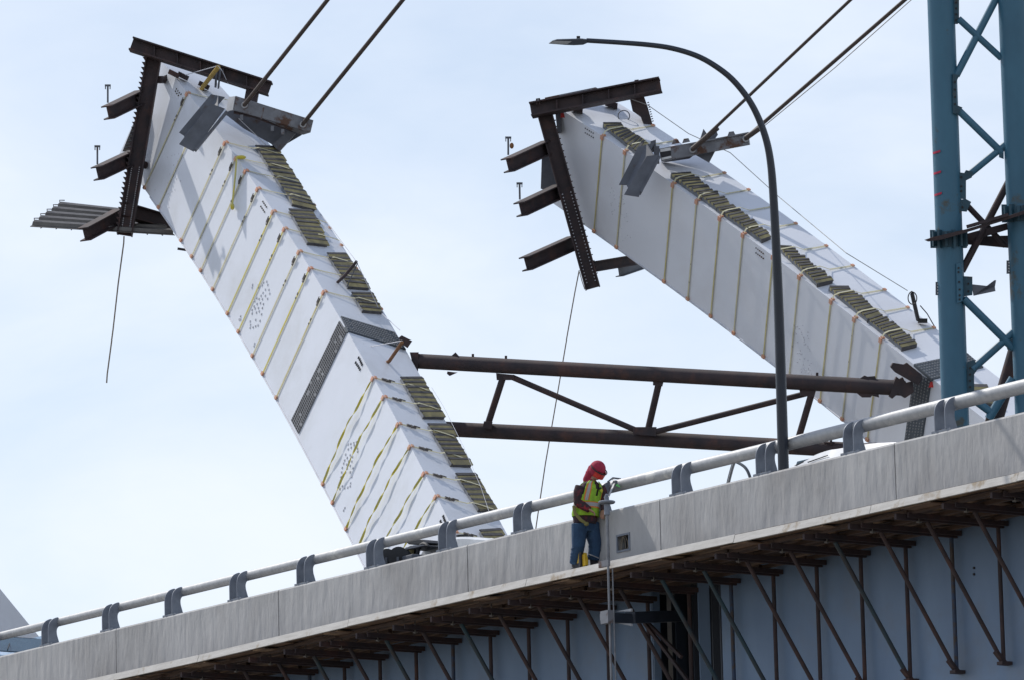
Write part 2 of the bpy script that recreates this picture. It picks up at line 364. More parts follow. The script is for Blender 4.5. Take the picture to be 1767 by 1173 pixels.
# ------------------------------------------------------------------ overhang formwork
fx = [(-900, 1411), (-300, 1275), (147, 1172), (341, 1129), (600, 1067.5), (907, 998), (1112, 954), (1348, 904), (1501, 870), (1765, 812), (2100, 740)]
N_F = 0.45
fpts = [onb(x, y, N_F) for x, y in fx]
FZ = lambda s: float(np.interp(s, [p[0] for p in fpts], [p[1] for p in fpts]))
form = thing('formwork_platform', 'timber overhang formwork with pale edge boards and brown plywood soffit below the parapet', 'formwork', B(fpts[0][0], 0, -1.1))
# pale fascia boards
bs = [onb(x, y, N_F)[0] for x, y in [(-900, 1411), (-500, 1320), (-180, 1250), (147, 1172), (341, 1129), (600, 1067.5), (907, 998), (1266, 921), (1501, 870), (1755, 814), (2100, 740)]]
FH = 0.125
for i in range(len(bs) - 1):
    a, b = bs[i] + 0.006, bs[i + 1] - 0.006; k = 8; rg = []
    dzb = random.uniform(-0.006, 0.006)
    for j in range(k + 1):
        s = a + (b - a) * j / k; z = FZ(s) + dzb
        n0 = N_F - 0.04 + random.uniform(-.002, .002)
        rg.append([B(s, n0, z - FH), B(s, n0 + 0.055, z - FH), B(s, n0 + 0.015, z), B(s, n0 - .03, z)])
    MB().loft(rg).build('edge_board', 'pale_timber', form)
# thin ledge sheet (top surface people stand on)
lg = MB(); rg = []
for s in np.linspace(bs[0], bs[-1], 60):
    z = FZ(s) - 0.006
    rg.append([B(s, 0.0, z - 0.02), B(s, N_F - 0.034, z - 0.02), B(s, N_F - 0.034, z + .008), B(s, 0.0, z + .008)])
lg = MB().loft(rg).build('ledge_sheet', 'joist_timber', form)
sw, _ = onb(1562.5, 954, -1.75)
# brackets: vertical member top pixels on web plane
N_W = -1.72
vx = [(656, 1068), (718.7, 1056), (781.5, 1043), (846, 1028), (914, 1012), (980, 1000), (1046, 985), (1117, 970), (1187, 962), (1257, 950), (1333.5, 937), (1405, 925), (1482, 954), (1562.5, 954), (1642.6, 937), (1723.4, 920)]
vs_ = {}
a0 = onb(656, 1175, N_W)[0]
sA = onb(1651.5, 1130, N_W + .12)[0]; sB = onb(880 - 0, 1120, N_W + .12)[0]
# spacing from verticals measured at mid-height
meas = [(656, 1160), (719, 1160), (785, 1150), (850, 1140), (917, 1120), (983, 1100), (1263, 1060), (1339, 1040), (1411, 1030), (1487, 1030), (1567, 1050), (1647, 1030), (1727, 1020)]
ms = [onb(x, y, N_W + .12)[0] for x, y in meas]
sp = (ms[-1] - ms[6]) / 6
sp2 = (ms[6] - ms[0]) / (round((ms[6] - ms[0]) / sp))
br_s = [ms[-1] - sp * k for k in range(-6, 7)]
b_ = ms[6] - sp2
while b_ > S0 + 1: br_s.append(b_); b_ -= sp2
br_s.sort()
ZCH = -FACE_H - 0.36
zref = onb(1642.6, 937, N_W + .12)[1]
zfoot = onb(1652, 1156, N_W + .12)[1]
print('web n', N_W, 'zref', zref, 'foot', zfoot, 'bracket spacing', sp, sp2, 'post spacing', ps[5] - ps[4])
def fz0(s): return FZ(s) - FH
# plywood panels and joists
for i in range(len(br_s) - 1):
    a, b = br_s[i], br_s[i + 1]; zz = (fz0(a) + fz0(b)) / 2 + 0.002
    n_edges = [N_F - 0.045, -0.12, -0.66, -1.2, N_W + 0.01]
    for j in range(4):
        n1, n0 = n_edges[j], n_edges[j + 1]; dz = random.uniform(-0.03, 0.035) + 0.035
        tilt = random.uniform(-0.012, 0.012)
        q = MB(); q.loft([[B(a + .01, n1 - .008, zz + dz + tilt), B(a + .01, n0 + .008, zz + dz - tilt), B(a + .01, n0 + .008, zz + dz + .018 - tilt), B(a + .01, n1 - .008, zz + dz + .018 + tilt)],
                          [B(b - .01, n1 - .008, zz + dz), B(b - .01, n0 + .008, zz + dz), B(b - .01, n0 + .008, zz + dz + .018), B(b - .01, n1 - .008, zz + dz + .018)]])
        q.build('plywood_panel', 'plywood', form)
    jn = [0.1, -0.42, -0.95, -1.45]
    for j, n in enumerate(jn):
        n += random.uniform(-.06, .06); ex0 = random.uniform(0.02, .25); ex1 = random.uniform(0.02, .25)
        zj = zz - 0.035
        q = MB(); q.bar(B(a - ex0 if j % 2 else a + .05, n, zj), B(b + ex1 if j % 2 == 0 else b - .05, n, zj), 0.075, 0.055); q.build('joist', 'joist_timber', form)
    if i % 2 == 0:
        q = MB(); q.bar(B(a + .2, N_F - .2, zz - .02), B(a + .2 + random.uniform(.3, .7), N_F - .2, zz - .02), .3, .02); q.build('packing_board', 'plywood', form)
# brackets (copied)
def make_bracket(s, m2, m1):
    zt = fz0(s) - 0.085
    t = thing('overhang_bracket', '', 'bracket', B(s, N_W, zt))
    c = MB(); c.bar(B(s, N_W + .02, zt - .035), B(s, N_F - .10, zt - 0.035), 0.05, 0.085)
    c.bar(B(s + .11, N_W + .02, zt - .02), B(s + .11, N_F - .25, zt - 0.02), 0.035, 0.075)
    c.build('top_chord', 'weathered_steel', t)
    v = MB(); v.tube([B(s, N_W + .12, zt - .08), B(s, N_W + .12, zfoot + .03)], 0.033, 10); v.build('vertical_leg', m1, t, smooth=True)
    d = MB(); d.tube([B(s - .02, N_W + 1.46, zt - .07), B(s - .02, N_W + .16, zfoot + .06)], 0.034, 10); d.build('diagonal_strut', m2, t, smooth=True)
    f = MB(); f.bar(B(s - .01, N_W + .26, zfoot + .15), B(s - .01, N_W + .08, zfoot - .03), .09, .05); f.bar(B(s, N_W + .2, zfoot - .02), B(s, N_W + .005, zfoot - .02), .13, .05)
    f.build('foot', 'weathered_steel', t)
    h = MB(); h.tube([B(s + .055, N_F - .5, zt + .1), B(s + .055, N_F - .5, zt - .12)], .012, 6); h.bar(B(s + .02, N_F - .5, zt - .1), B(s + .09, N_F - .5, zt - .1), .05, .02)
    h.build('hanger_bolt', 'ratchet_steel', t)
    return t
pr = {}; vis = 0
combos = [('weathered_steel', 'weathered_steel'), ('strut_teal', 'weathered_steel'), ('strut_teal', 'blue_steel'), ('weathered_steel', 'blue_steel')]
pick = [0, 0, 1, 0, 2, 1, 0, 3, 0, 1, 0, 2, 0, 1]
for i, s in enumerate(br_s):
    px = proj(B(s, N_W + .12, zref - 1))[0]
    kx = 0
    if 1100 < px < 1200: kx = 0
    elif px > 1690: kx = 0
    elif px > 1610: kx = 3
    elif px > 1540: kx = 1
    elif px > 1440: kx = 0
    elif px > 1380: kx = 0
    elif px > 1300: kx = 1
    else: kx = pick[i % len(pick)]
    if kx not in pr: b = pr[kx] = (make_bracket(s, *combos[kx]), s, fz0(s)); t = b[0]
    else:
        t0, s_, z_ = pr[kx]; t = copy_tree(t0, None, Vector(t0.location) + US * (s - s_) + ZZ * 0)
    t['group'] = 'overhang brackets under the bridge formwork'
    br_things = globals().setdefault('brt', []); br_things.append((px, t))
brt = [q_ for q_ in brt if -350 < q_[0] < 2050 or [bpy.data.objects.remove(x_) for x_ in q_[1].children_recursive + [q_[1]]] is None]
brt.sort(key=lambda q: q[0])
visb = [q for q in brt if -100 < q[0] < 1790]
colw = {0: 'rust brown', 1: 'brown-legged teal-strutted', 2: 'teal and blue', 3: 'blue-legged'}
for j, (px, t) in enumerate(visb[::-1]):
    t['label'] = 'triangular steel overhang bracket under the formwork, %s counted from the right edge' % ORD[j]
for px, t in brt:
    if not t['label']: t['label'] = 'triangular steel overhang bracket under the formwork outside the picture'

# ------------------------------------------------------------------ steel girder
gird = thing('bridge_girder', 'deep blue-grey painted steel plate girder under the bridge deck', 'girder', B(0, N_W, -4.6))
gx0 = onb(1126, 1100, N_W)[0]; gx1 = onb(1246, 1100, N_W)[0]
ZW0, ZW1 = ZDECK - 0.28, -4.6
seams = []
def web(a, b):
    n = max(1, round((b - a) / 9.0))
    for k in range(n):
        a1 = a + (b - a) * k / n + .003; b1 = a + (b - a) * (k + 1) / n - .003
        q = MB(); q.obox(B((a1 + b1) / 2, N_W - .012, (ZW0 + ZW1) / 2), US * (b1 - a1) / 2, NN * .012, ZZ * (ZW0 - ZW1) / 2); q.build('web_plate', 'girder_paint', gird)
web(S0, gx0); web(gx1, S1)
for z in (ZW1 - .02, ZW0 + .02):
    q = MB(); q.obox((B(S0, N_W - .02, z) + B(S1, N_W - .02, z)) / 2, US * (S1 - S0) / 2, NN * .22, ZZ * .02)
    if z < -2: q.build('flange', 'girder_paint', gird)
# recessed bay of vertical stiffener plates between the two girder ends
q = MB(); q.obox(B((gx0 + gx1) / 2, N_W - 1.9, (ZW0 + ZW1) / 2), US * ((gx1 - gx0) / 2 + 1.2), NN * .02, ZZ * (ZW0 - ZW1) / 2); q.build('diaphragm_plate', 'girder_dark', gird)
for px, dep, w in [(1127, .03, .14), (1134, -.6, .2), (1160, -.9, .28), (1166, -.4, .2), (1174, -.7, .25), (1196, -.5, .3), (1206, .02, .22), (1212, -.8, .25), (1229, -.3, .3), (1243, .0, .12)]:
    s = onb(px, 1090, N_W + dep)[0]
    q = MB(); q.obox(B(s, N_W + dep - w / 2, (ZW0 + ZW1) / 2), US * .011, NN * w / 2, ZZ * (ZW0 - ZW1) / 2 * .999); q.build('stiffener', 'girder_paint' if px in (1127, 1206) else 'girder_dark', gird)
for px in (1681, ):
    for dy in (979, 990):
        s, z = onb(px, dy, N_W + .006); q = MB(); q.tube([B(s, N_W, z), B(s, N_W + .02, z)], .02, 8); q.build('bolt_hole', 'label_black', gird)

# ------------------------------------------------------------------ pole with handwheel, support arm
s_p, z_p = onb(1047, 868, N_F - .06); zl = FZ(s_p)
PG = 'pole_grey'
pole = thing('handwheel_pole', 'grey vertical pipe with flat round handwheel standing before the worker at the ledge', 'pole', B(s_p, N_F - .06, zl))
q = MB(); q.tube([B(s_p, N_F - .06, zl), B(s_p, N_F - .06, z_p)], .026, 12); q.build('upper_pipe', PG, pole, smooth=True)
q = MB(); q.tube([B(s_p + .19, N_F + .085, zl - .02), B(s_p + .19, N_F + .085, zl - 3.4)], .020, 12); q.tube([B(s_p + .27, N_F + .06, zl - .15), B(s_p + .27, N_F + .06, zl - 3.4)], .011, 8); q.build('lower_pipe', PG, pole, smooth=True)
q = MB(); c = B(s_p, N_F - .06, z_p + .02)
q.loft([[c + ZZ * dz + (US * math.cos(a) + NN * math.sin(a)) * rr for a in np.linspace(0, 2 * math.pi, 24, endpoint=False)] for dz, rr in ((-.025, .05), (-.02, .12), (-.005, .135), (.012, .135), (.02, .12), (.03, .05))]); q.build('handwheel', 'galvanised_plate', pole, smooth=True)
q = MB(); q.tube([c, c + ZZ * .09], .035, 10); q.tube([c + ZZ * .07 - US * .03, c + ZZ * .12 + US * .015], .028, 8); q.tube([c - ZZ * .03, c - ZZ * .2], .045, 10); q.build('collar', 'galvanised_plate', pole, smooth=True)
q = MB(); q.obox(B(s_p + .09, N_F + .085, zl - .05), US * .13, NN * .02, ZZ * .05); q.build('clamp', 'grey_steel', pole)
def ob(x, y, n): s, z = onb(x, y, n); return B(s, n, z)
arm = thing('support_arm', 'dark steel box arm with pale end wedges reaching from the girder bay to the pole', 'steel arm', ob(1055, 1064, N_F - .05))
q = MB(); q.bar(ob(1048, 1065, N_F + .02), ob(1090, 1067, N_F - .55), .12, .15); q.bar(ob(1088, 1065, N_F - .5), ob(1175, 1062, N_W - .3), .16, .18); q.build('box_arm', 'girder_dark', arm)
q = MB(); q.obox(ob(1047, 1064, N_F + .12), US * .10, NN * .05, ZZ * .10); q.obox(ob(1041, 1064, N_F + .1), US * .02, NN * .05, ZZ * .05); q.build('end_plate', 'grey_steel', arm)
for ys in ((1054, 1049, 1054), (1074, 1079, 1075)):
    q = MB(); q.prism([ob(1064, ys[0], N_F - .2), ob(1089, ys[1], N_F - .2), ob(1089, ys[2], N_F - .2)], -NN * .03); q.build('wedge', 'grey_steel_light', arm)
q = MB(); q.bar(ob(1112, 1074, N_W + .35), ob(1192, 1180, N_W + .35), .05, .05); q.bar(ob(1118, 1074, N_W + .3), ob(1176, 1133, N_W + .3), .05, .05); q.build('brace', 'weathered_steel', arm)
# ------------------------------------------------------------------ leaning pylons
D_PY = 128.0
class Pylon:
    def __init__(s, st, anchor, kz, wf, wn, ext):
        # st: (ridge, front edge, far edge) pixel stations; kz: depth gain per pixel along axis; wf / wn depth of the two far edges
        rid = np.array([a[0] for a in st], float); fr = np.array([a[1] if a[1] else (np.nan, np.nan) for a in st], float); fa = np.array([a[2] if a[2] else (np.nan, np.nan) for a in st], float)
        L = np.r_[0, np.cumsum(np.hypot(*np.diff(rid, axis=0).T))]
        s.L = L; s.lmax = L[-1]; dg = 3
        def fitp(y, dg=dg):
            ok = ~np.isnan(y); return np.polyfit(L[ok], y[ok], dg)
        s.c = [[fitp(rid[:, 0]), fitp(rid[:, 1])], [fitp(fr[:, 0]), fitp(fr[:, 1])], [fitp(fa[:, 0]), fitp(fa[:, 1])]]
        s.a = anchor; s.kz = kz; s.wf = wf; s.wn = wn; s.ext = ext; s.e0 = L[0]
        s.grid = [(t, s.px(0, t), s.px(1, t), s.px(2, t)) for t in np.linspace(L[0] - 40, L[-1] + ext, 500)]
    def px(s, k, t):
        tt = min(t, s.lmax - 40); x = np.polyval(s.c[k][0], tt); y = np.polyval(s.c[k][1], tt)
        if t > tt:
            x += np.polyval(np.polyder(s.c[k][0]), tt) * (t - tt); y += np.polyval(np.polyder(s.c[k][1]), tt) * (t - tt)
        return x, y
    def dep(s, t): return D_PY * math.exp(-s.kz * (t - s.a))
    def pt(s, k, t):
        d = s.dep(t) + (0, s.wf, s.wn)[k]; x, y = s.px(k, t); return P(x, y, d)
    def find(s, face, x, y):
        k = 1 if face == 'F' else 2; best = None
        for g in s.grid:
            ax, ay = g[1]; bx, by = g[1 + k]; cr = (bx - ax) * (y - ay) - (by - ay) * (x - ax); L2 = (bx - ax) ** 2 + (by - ay) ** 2
            e = abs(cr) / math.sqrt(L2)
            if best is None or e < best[0]:
                best = (e, g[0], ((x - ax) * (bx - ax) + (y - ay) * (by - ay)) / L2)
        return best[1], best[2]
    def nrm(s, face, t):
        a = s.pt(0, t); b = s.pt(1 if face == 'F' else 2, t); c = s.pt(0, t + 10)
        n = (b - a).cross(c - a).normalized()
        if n.dot(ray(*s.px(0, t))) > 0: n = -n
        return n
    def tan(s, t): return (s.pt(0, t + 5) - s.pt(0, t - 5)).normalized()
    def uv(s, face, t, v, lift=0.0):
        k = 1 if face == 'F' else 2
        return s.pt(0, t).lerp(s.pt(k, t), v) + s.nrm(face, t) * lift
    def hit(s, face, x, y, lift=0.0):        # stays on the pixel, lift metres above the face
        t, v = s.find(face, x, y); p = s.uv(face, t, v); n = s.nrm(face, t); r = ray(x, y)
        d = (p - CAM).dot(FW); q = P(x, y, d)
        # project on plane through p
        tt = (p - CAM).dot(n) / r.dot(n); q = CAM + r * tt
        return q + r * (lift / r.dot(n)), n
    def body(s, mname, parent, t0, segs=70):
        ts = np.linspace(t0, s.lmax + s.ext, segs); rg = []
        for t in ts:
            a = s.pt(0, t); b = s.pt(1, t); c = s.pt(2, t); rg.append([a, b, b + c - a, c])
        mb = MB().loft(rg); return mb.build('shell', mname, parent, smooth=True)

LST = [((283, 112), None, (375, 140)), ((324.5, 161), (252, 330), (408, 186)), ((349, 193), (271, 357), None), ((390, 246), (312, 417), None), ((408, 273), (329.5, 443), None), ((425, 295), (348, 473), None),
       ((446, 326), (368, 504.6), (545, 357)), ((472, 365.6), (392.6, 543), (573, 396)), ((491.5, 395.5), (411, 574), (594, 427)), ((517, 434.7), (436, 617), None), ((536, 463.6), (454, 648), None),
       ((559, 504.6), (477, 688), (660, 535)), ((645.5, 651.4), (557, 838), (742, 682)), ((663, 684.5), (573, 868.6), None), ((689, 730.5), (597, 915), (791, 765)), ((708.6, 769.7), (617, 953), None), ((733, 816), None, (835, 848)), ((753.6, 856), None, (858, 889)), ((785, 918), None, None)]
RST = [((969, 190), None, (1058, 172)), ((1040, 236), (1026, 402), (1131, 219)), ((1079, 262), (1066, 429), (1168, 245)), ((1162, 318), (1143, 485), (1253, 299)), ((1204, 345.5), (1190, 521), (1294, 328)), ((1243, 375.5), (1230, 550), None),
       ((1282, 406), (1264, 574), (1376, 386)), ((1335, 443), (1321.5, 619), (1429, 426)), ((1381, 476), None, (1472, 459)), ((1435, 519), (1415, 693), (1529, 501)), ((1475, 550), (1453, 723.5), (1569, 532)), ((1521, 585), (1499, 761), (1615, 568)), ((1608, 652), None, (1697, 630))]
def mk(st, aidx, kz, wf, wn, ext):
    rid = np.array([a[0] for a in st], float); L = np.r_[0, np.cumsum(np.hypot(*np.diff(rid, axis=0).T))]
    return Pylon(st, L[aidx], kz, wf, wn, ext)
LP = mk(LST, 9, 1.6 / F, .82, .62, 420)
RP = mk(RST, 3, 1.08 / F, 1.0, .77, 420)
for nm, pp in (('L', LP), ('R', RP)):
    for f in 'FN': print('pylon', nm, f, 'normal', tuple(round(x, 2) for x in pp.nrm(f, 300)), 'sun', round(pp.nrm(f, 300).dot(SUN_DIR), 3), 'len', (pp.pt(1 if f == 'F' else 2, 300) - pp.pt(0, 300)).length)
pylL = thing('bridge_pylon', 'left leaning white box pylon, steep, wrapped in straps and seen from its broad grey-white side', 'pylon', LP.pt(1, LP.lmax + 420))
pylR = thing('bridge_pylon', 'right leaning white box pylon, flatter, passing behind the teal tower', 'pylon', RP.pt(1, RP.lmax + 420))
LP.body('white_paint', pylL, -8)
RP.body('white_paint_warm', pylR, -6)
for py_, par_, t0 in ((LP, pylL, 20), (RP, pylR, 20)):
    e = MB(); pts = [py_.pt(1, t) for t in np.linspace(t0 + 60, py_.lmax + 300, 40)]; e.tube(pts, .022, 6); e.build('edge_weld', 'stud_white', par_, smooth=True)

# gratings
def grating(pp, parent, quad, face, m1, nu, nv, m2, fr=.55):
    c = [pp.hit(face, *q, lift=.03) for q in quad]; n = c[0][1]; pts = [x[0] for x in c]
    q = MB(); q.prism(pts, -n * .06); o = q.build('grating_panel', m1, parent)
    k = MB()
    for i in range(nu):
        for j in range(nv):
            if random.random() < .04: continue
            a = (i + .5) / nu; b = (j + .5) / nv
            f = lambda a, b: (pts[0].lerp(pts[1], a)).lerp(pts[3].lerp(pts[2], a), b)
            ce = f(a, b); du = (f(a + .01, b) - f(a - .01, b)).normalized() * ((pts[1] - pts[0]).length / nu * fr / 2); dv = (f(a, b + .01) - f(a, b - .01)).normalized() * ((pts[3] - pts[0]).length / nv * fr / 2)
            k.obox(ce + n * .006, du, dv, n * .006)
    k.build('grating_mesh', m2, o, kind='stuff')
    return o
grating(LP, pylL, [(585, 554), (597, 573), (514, 747), (502, 724)], 'F', 'grating_mid', 5, 44, 'label_black')
grating(LP, pylL, [(588.6, 545.5), (681, 573), (701, 602), (600.6, 571)], 'N', 'grating_dark', 24, 7, 'stringer_grey', .5)
grating(RP, pylR, [(1577, 640), (1606, 657), (1590, 762), (1560, 762)], 'F', 'grating_dark', 6, 22, 'stringer_grey', .4)
grating(RP, pylR, [(1577, 627), (1669, 608), (1697, 632), (1608, 653)], 'N', 'grating_dark', 20, 7, 'stringer_grey', .4)
# studs, vent slots, bolt holes
def Z2(p): return (200 + p[0] * .3409, 300 + p[1] * .3409)
def Z3(p): return (400 + p[0] * .3409, 560 + p[1] * .3409)
def Z1(p): return (p[0] * .3409, 40 + p[1] * .3409)
def Z4(p): return (800 + p[0] * .3409, 100 + p[1] * .3409)
def Z5(p): return (1250 + p[0] * .2941, 200 + p[1] * .2941)
def Z6(p): return (1250 + p[0] * .2941, 500 + p[1] * .2941)
d2 = [(692, 563), (722, 565), (690, 577), (725, 580), (748, 551), (764, 547), (741, 565), (769, 563), (775, 588), (779, 607), (757, 587), (745, 603), (735, 618), (757, 618), (768, 633), (742, 635), (725, 635), (713, 630), (703, 645), (732, 655), (747, 660), (715, 660), (700, 672), (690, 690), (705, 683), (722, 680), (742, 680), (712, 703), (726, 697), (738, 712), (690, 708), (708, 740), (730, 745), (680, 748), (682, 765), (680, 780), (695, 778), (708, 772), (720, 768), (632, 722), (632, 738), (625, 738), (703, 857), (700, 870)]
d3 = [(590, 603), (603, 601), (618, 596), (632, 592), (636, 605), (637, 625), (638, 640), (620, 608), (605, 620), (590, 628), (577, 655), (600, 658), (612, 668), (585, 672), (572, 685), (592, 690), (608, 690), (567, 700), (582, 705), (600, 712), (560, 722), (585, 725), (615, 725), (557, 745), (577, 745), (600, 745), (553, 770), (608, 768), (550, 795), (602, 800), (560, 815), (572, 825), (588, 822), (600, 815), (548, 828), (573, 925), (567, 938)]
d1 = [(848, 680), (870, 672), (885, 668), (905, 662), (925, 655), (930, 680), (918, 690), (900, 700), (880, 720), (895, 735), (860, 765), (880, 775), (895, 790), (915, 800), (850, 810), (785, 845), (855, 935), (850, 865), (870, 855), (885, 845)]
def studs(pp, parent, pts, r, h, m, name='stud_cluster'):
    q = MB()
    for x, y in pts:
        c, n = pp.hit('F', x, y, 0); q.tube([c, c + n * h], [r, r * .7], 7)
    q.build(name, m, parent, kind='stuff', smooth=True)
studs(LP, pylL, [Z2(p) for p in d2], .03, .02, 'stud_white'); studs(LP, pylL, [Z3(p) for p in d3], .03, .02, 'stud_white'); studs(LP, pylL, [Z1(p) for p in d1], .02, .008, 'stud_white')
rc = [(400 + random.uniform(0, 115), 205 + random.uniform(0, 290)) for _ in range(60)]
studs(RP, pylR, [Z6(p) for p in rc if abs((p[0] - 460) - (p[1] - 350) * .12) < 45], .018, .008, 'stud_white')
rc = [(735 + random.uniform(0, 110), 660 + random.uniform(0, 270)) for _ in range(50)]
studs(RP, pylR, [Z4(p) for p in rc if abs((p[0] - 790) - (p[1] - 790) * .25) < 40], .016, .008, 'stud_white')
def slots(pp, parent, pts, m='label_black', w=.055, h=.03):
    q = MB()
    for x, y in pts:
        c, n = pp.hit('F', x, y, 0); t, v = pp.find('F', x, y); ax = (pp.uv('F', t, 1) - pp.uv('F', t, 0)).normalized(); q.obox(c + n * .01, ax * w / 2, n.cross(ax) * h / 2, n * .012)
    q.build('vent_slot', m, parent)
slots(LP, pylL, [Z2(p) for p in [(1230, 928), (1236, 937), (1240, 947), (1244, 956), (1248, 964), (1215, 953), (1221, 962), (1227, 970), (1232, 979), (1237, 988)]])
slots(LP, pylL, [Z3(p) for p in [(1072, 968), (1075, 977), (1078, 986), (1082, 994), (1058, 993), (1061, 1002), (1066, 1010)]])
slots(LP, pylL, [Z1(p) for p in [(895, 335), (902, 345), (909, 355), (918, 362), (890, 347), (897, 358), (905, 368)] + [(1332, 905), (1338, 914), (1344, 923), (1350, 932), (1322, 930), (1328, 939), (1334, 948), (1340, 957)]], 'ratchet_steel', .035, .025)
slots(RP, pylR, [Z4(p) for p in [(618 + 10 * i, 358 + 6 * i) for i in range(5)] + [(618 + 10 * i, 380 + 6 * i) for i in range(5)]], 'grey_steel', .03, .02)
slots(RP, pylR, [Z4(p) for p in [(1482 + 9 * i, 963 + 7 * i) for i in range(5)] + [(1482 + 9 * i, 988 + 7 * i) for i in range(5)]], 'grey_steel', .03, .02)
q = MB()
for fx_, pp, pr_ in (((1224, 553), RP, pylR),):
    c, n = pp.hit('F', 1609.5, 662.5, 0); q.obox(c + n * .01, UPV * .06 + RT * .02, RT * .05, n * .012)
q.build('red_mark', 'red_paint', pylR)
c, n = RP.hit('F', *Z4((508, 290)), 0); MB().obox(c + n * .01, UPV * .06, RT * .06, n * .012).build('red_mark', 'red_paint', pylR)
# chain ring on the top face of the right pylon
c, n = RP.hit('N', 1076.5, 200.5, .03); a1 = RP.tan(60); a2 = n.cross(a1)
q = MB(); q.tube([P(1076.5 + 10 * math.cos(a), 200.5 + 9.3 * math.sin(a), proj(c)[2] - .1) for a in np.linspace(0, 2 * math.pi, 28)], .013, 5, False)
tag(q.build('wire_coil', 'slate_steel', smooth=True), 'thin dark wire ring lying on the upper end of the right pylon', 'wire coil')

# ------------------------------------------------------------------ straps
def mk_strap(pp, side, idx, t_r, style, full=True, ratchet='F', narrow=True, raise_=True, twist=0, vend=1.0, left_t=None, label=''):
    wv = pp.tan(t_r); nF = pp.nrm('F', t_r); nN = pp.nrm('N', t_r)
    th = thing('ratchet_strap', label, 'strap', pp.pt(0, t_r), 'ratchet straps wrapped round the %s pylon' % side)
    W = .05 if side == 'left' else .042
    n = 44; pts = []; wid = []; nr = []
    tl = left_t if left_t is not None else t_r
    for i in range(n + 1):
        v = vend * i / n; t = t_r + (tl - t_r) * v
        bow = math.sin(math.pi * v) * (.07 if twist else .0); p = pp.uv('F', t, v, .02 + bow)
        an = 0
        if twist: an = 1.1 * math.sin(v * 19 + idx * 2.3); p = p + wv * ((.03 * math.sin(v * 13 + idx) + .015 * math.sin(v * 31 + idx)) * math.sin(math.pi * v))
        wid.append((wv * math.cos(an) + nF * math.sin(an)) * W); nr.append(nF * math.cos(an) - wv * math.sin(an)); pts.append(p)
    MB().ribbon(pts, wid, nr, .008).build('webbing', style, th)
    if narrow:
        prof_ = ([(0, .015), (.25, .03), (.48, .06), (.56, .115), (.75, .12), (.90, .115), (1.0, .02)] if side == 'left' else [(0, .02), (.04, .12), (.12, .15), (.36, .15), (.55, .03), (1, .015)]) if raise_ else [(0, .02), (.5, .03), (1, .02)]
        pts = [pp.uv('N', t_r, v, l) for v, l in prof_]
        MB().ribbon(pts, wv * .045, nN, .006).build('webbing', 'cream_web', th)
    q = MB(); q.obox(pp.uv('F', t_r, 0.012, .03), wv * .045, (pp.uv('F', t_r, 1) - pp.uv('F', t_r, 0)).normalized() * .05, nF * .014)
    q.obox(pp.uv('N', t_r, .02, .03), wv * .045, (pp.uv('N', t_r, 1) - pp.uv('N', t_r, 0)).normalized() * .03, nN * .014); q.build('corner_protector', 'orange_plastic', th)
    if vend > .98:
        q = MB(); q.obox(pp.uv('F', tl, 0.985, .03), wv * .045, (pp.uv('F', t_r, 1) - pp.uv('F', t_r, 0)).normalized() * .04, nF * .02); q.build('corner_protector', 'orange_plastic', th)
    if narrow:
        q = MB(); q.obox(pp.uv('N', t_r, 0.97, .03), wv * .04, (pp.uv('N', t_r, 1) - pp.uv('N', t_r, 0)).normalized() * .035, nN * .012); q.build('corner_protector', 'orange_plastic', th)
    bd = (pp.uv('F', t_r, 1) - pp.uv('F', t_r, 0)).normalized()
    if ratchet == 'F':
        q = MB(); c = pp.uv('F', t_r, .10, .04); q.obox(c, bd * .09, wv * .02, nF * .012); q.tube([c + bd * .05 - wv * .04, c + bd * .05 + wv * .04], .015, 8); q.bar(c - bd * .13, c + bd * .02, .02, .015, nF, (0, .03)); q.build('ratchet', 'ratchet_steel', th)
        q = MB(); c = pp.uv('F', t_r, .24 + .02 * (idx % 3), .03); q.obox(c, bd * .03, wv * .018, nF * .01); q.obox(c + bd * .11, bd * .018, wv * .018, nF * .01); q.build('hook', 'ratchet_steel', th)
    elif ratchet == 'N':
        cd_ = (pp.uv('N', t_r, 1) - pp.uv('N', t_r, 0)).normalized()
        q = MB(); c = pp.uv('N', t_r, .2, .04); q.obox(c, cd_ * .11, wv * .025, nN * .02); q.tube([c - wv * .05, c + wv * .05], .022, 8); q.bar(c + cd_ * .05, c + cd_ * .2, .02, .02, nN, (0, .03)); q.build('ratchet', 'ratchet_steel', th)
    return th
Lt = {i: LP.L[i] for i in range(len(LST))}
# twenty or so straps, by station
conf = [(1, 'cream_web', dict()), (2, 'cream_web', dict(ratchet=None, narrow=False)), (3, 'cream_web', dict()), (4, 'cream_web', dict()), (5, 'cream_web', dict()), (6, 'cream_web', dict()), (7, 'bright_yellow_web', dict()), (8, 'bright_yellow_web', dict()), (9, 'cream_web', dict()), (10, 'bright_yellow_web', dict()), (11, 'yellow_web', dict()),
        (12, 'bright_yellow_web', dict(twist=1, ratchet='N')), (13, 'bright_yellow_web', dict(twist=1, ratchet='N')), (14, 'bright_yellow_web', dict(twist=1, ratchet='N')), (15, 'bright_yellow_web', dict(twist=1, ratchet='N')), (16, 'bright_yellow_web', dict(twist=1, ratchet='N')), (17, 'bright_yellow_web', dict(twist=1, ratchet='N')), (18, 'bright_yellow_web', dict(twist=1, ratchet='N'))]
stn = {'cream_web': 'pale cream', 'bright_yellow_web': 'bright yellow', 'yellow_web': 'dull yellow'}
for j, (k, stl, kw) in enumerate(conf):
    mk_strap(LP, 'left', j, Lt[k], stl, label='%s%s ratchet strap, %s down from the top of the left pylon' % (stn[stl], ' twisted' if kw.get('twist') else '', ORD[j]), **kw)
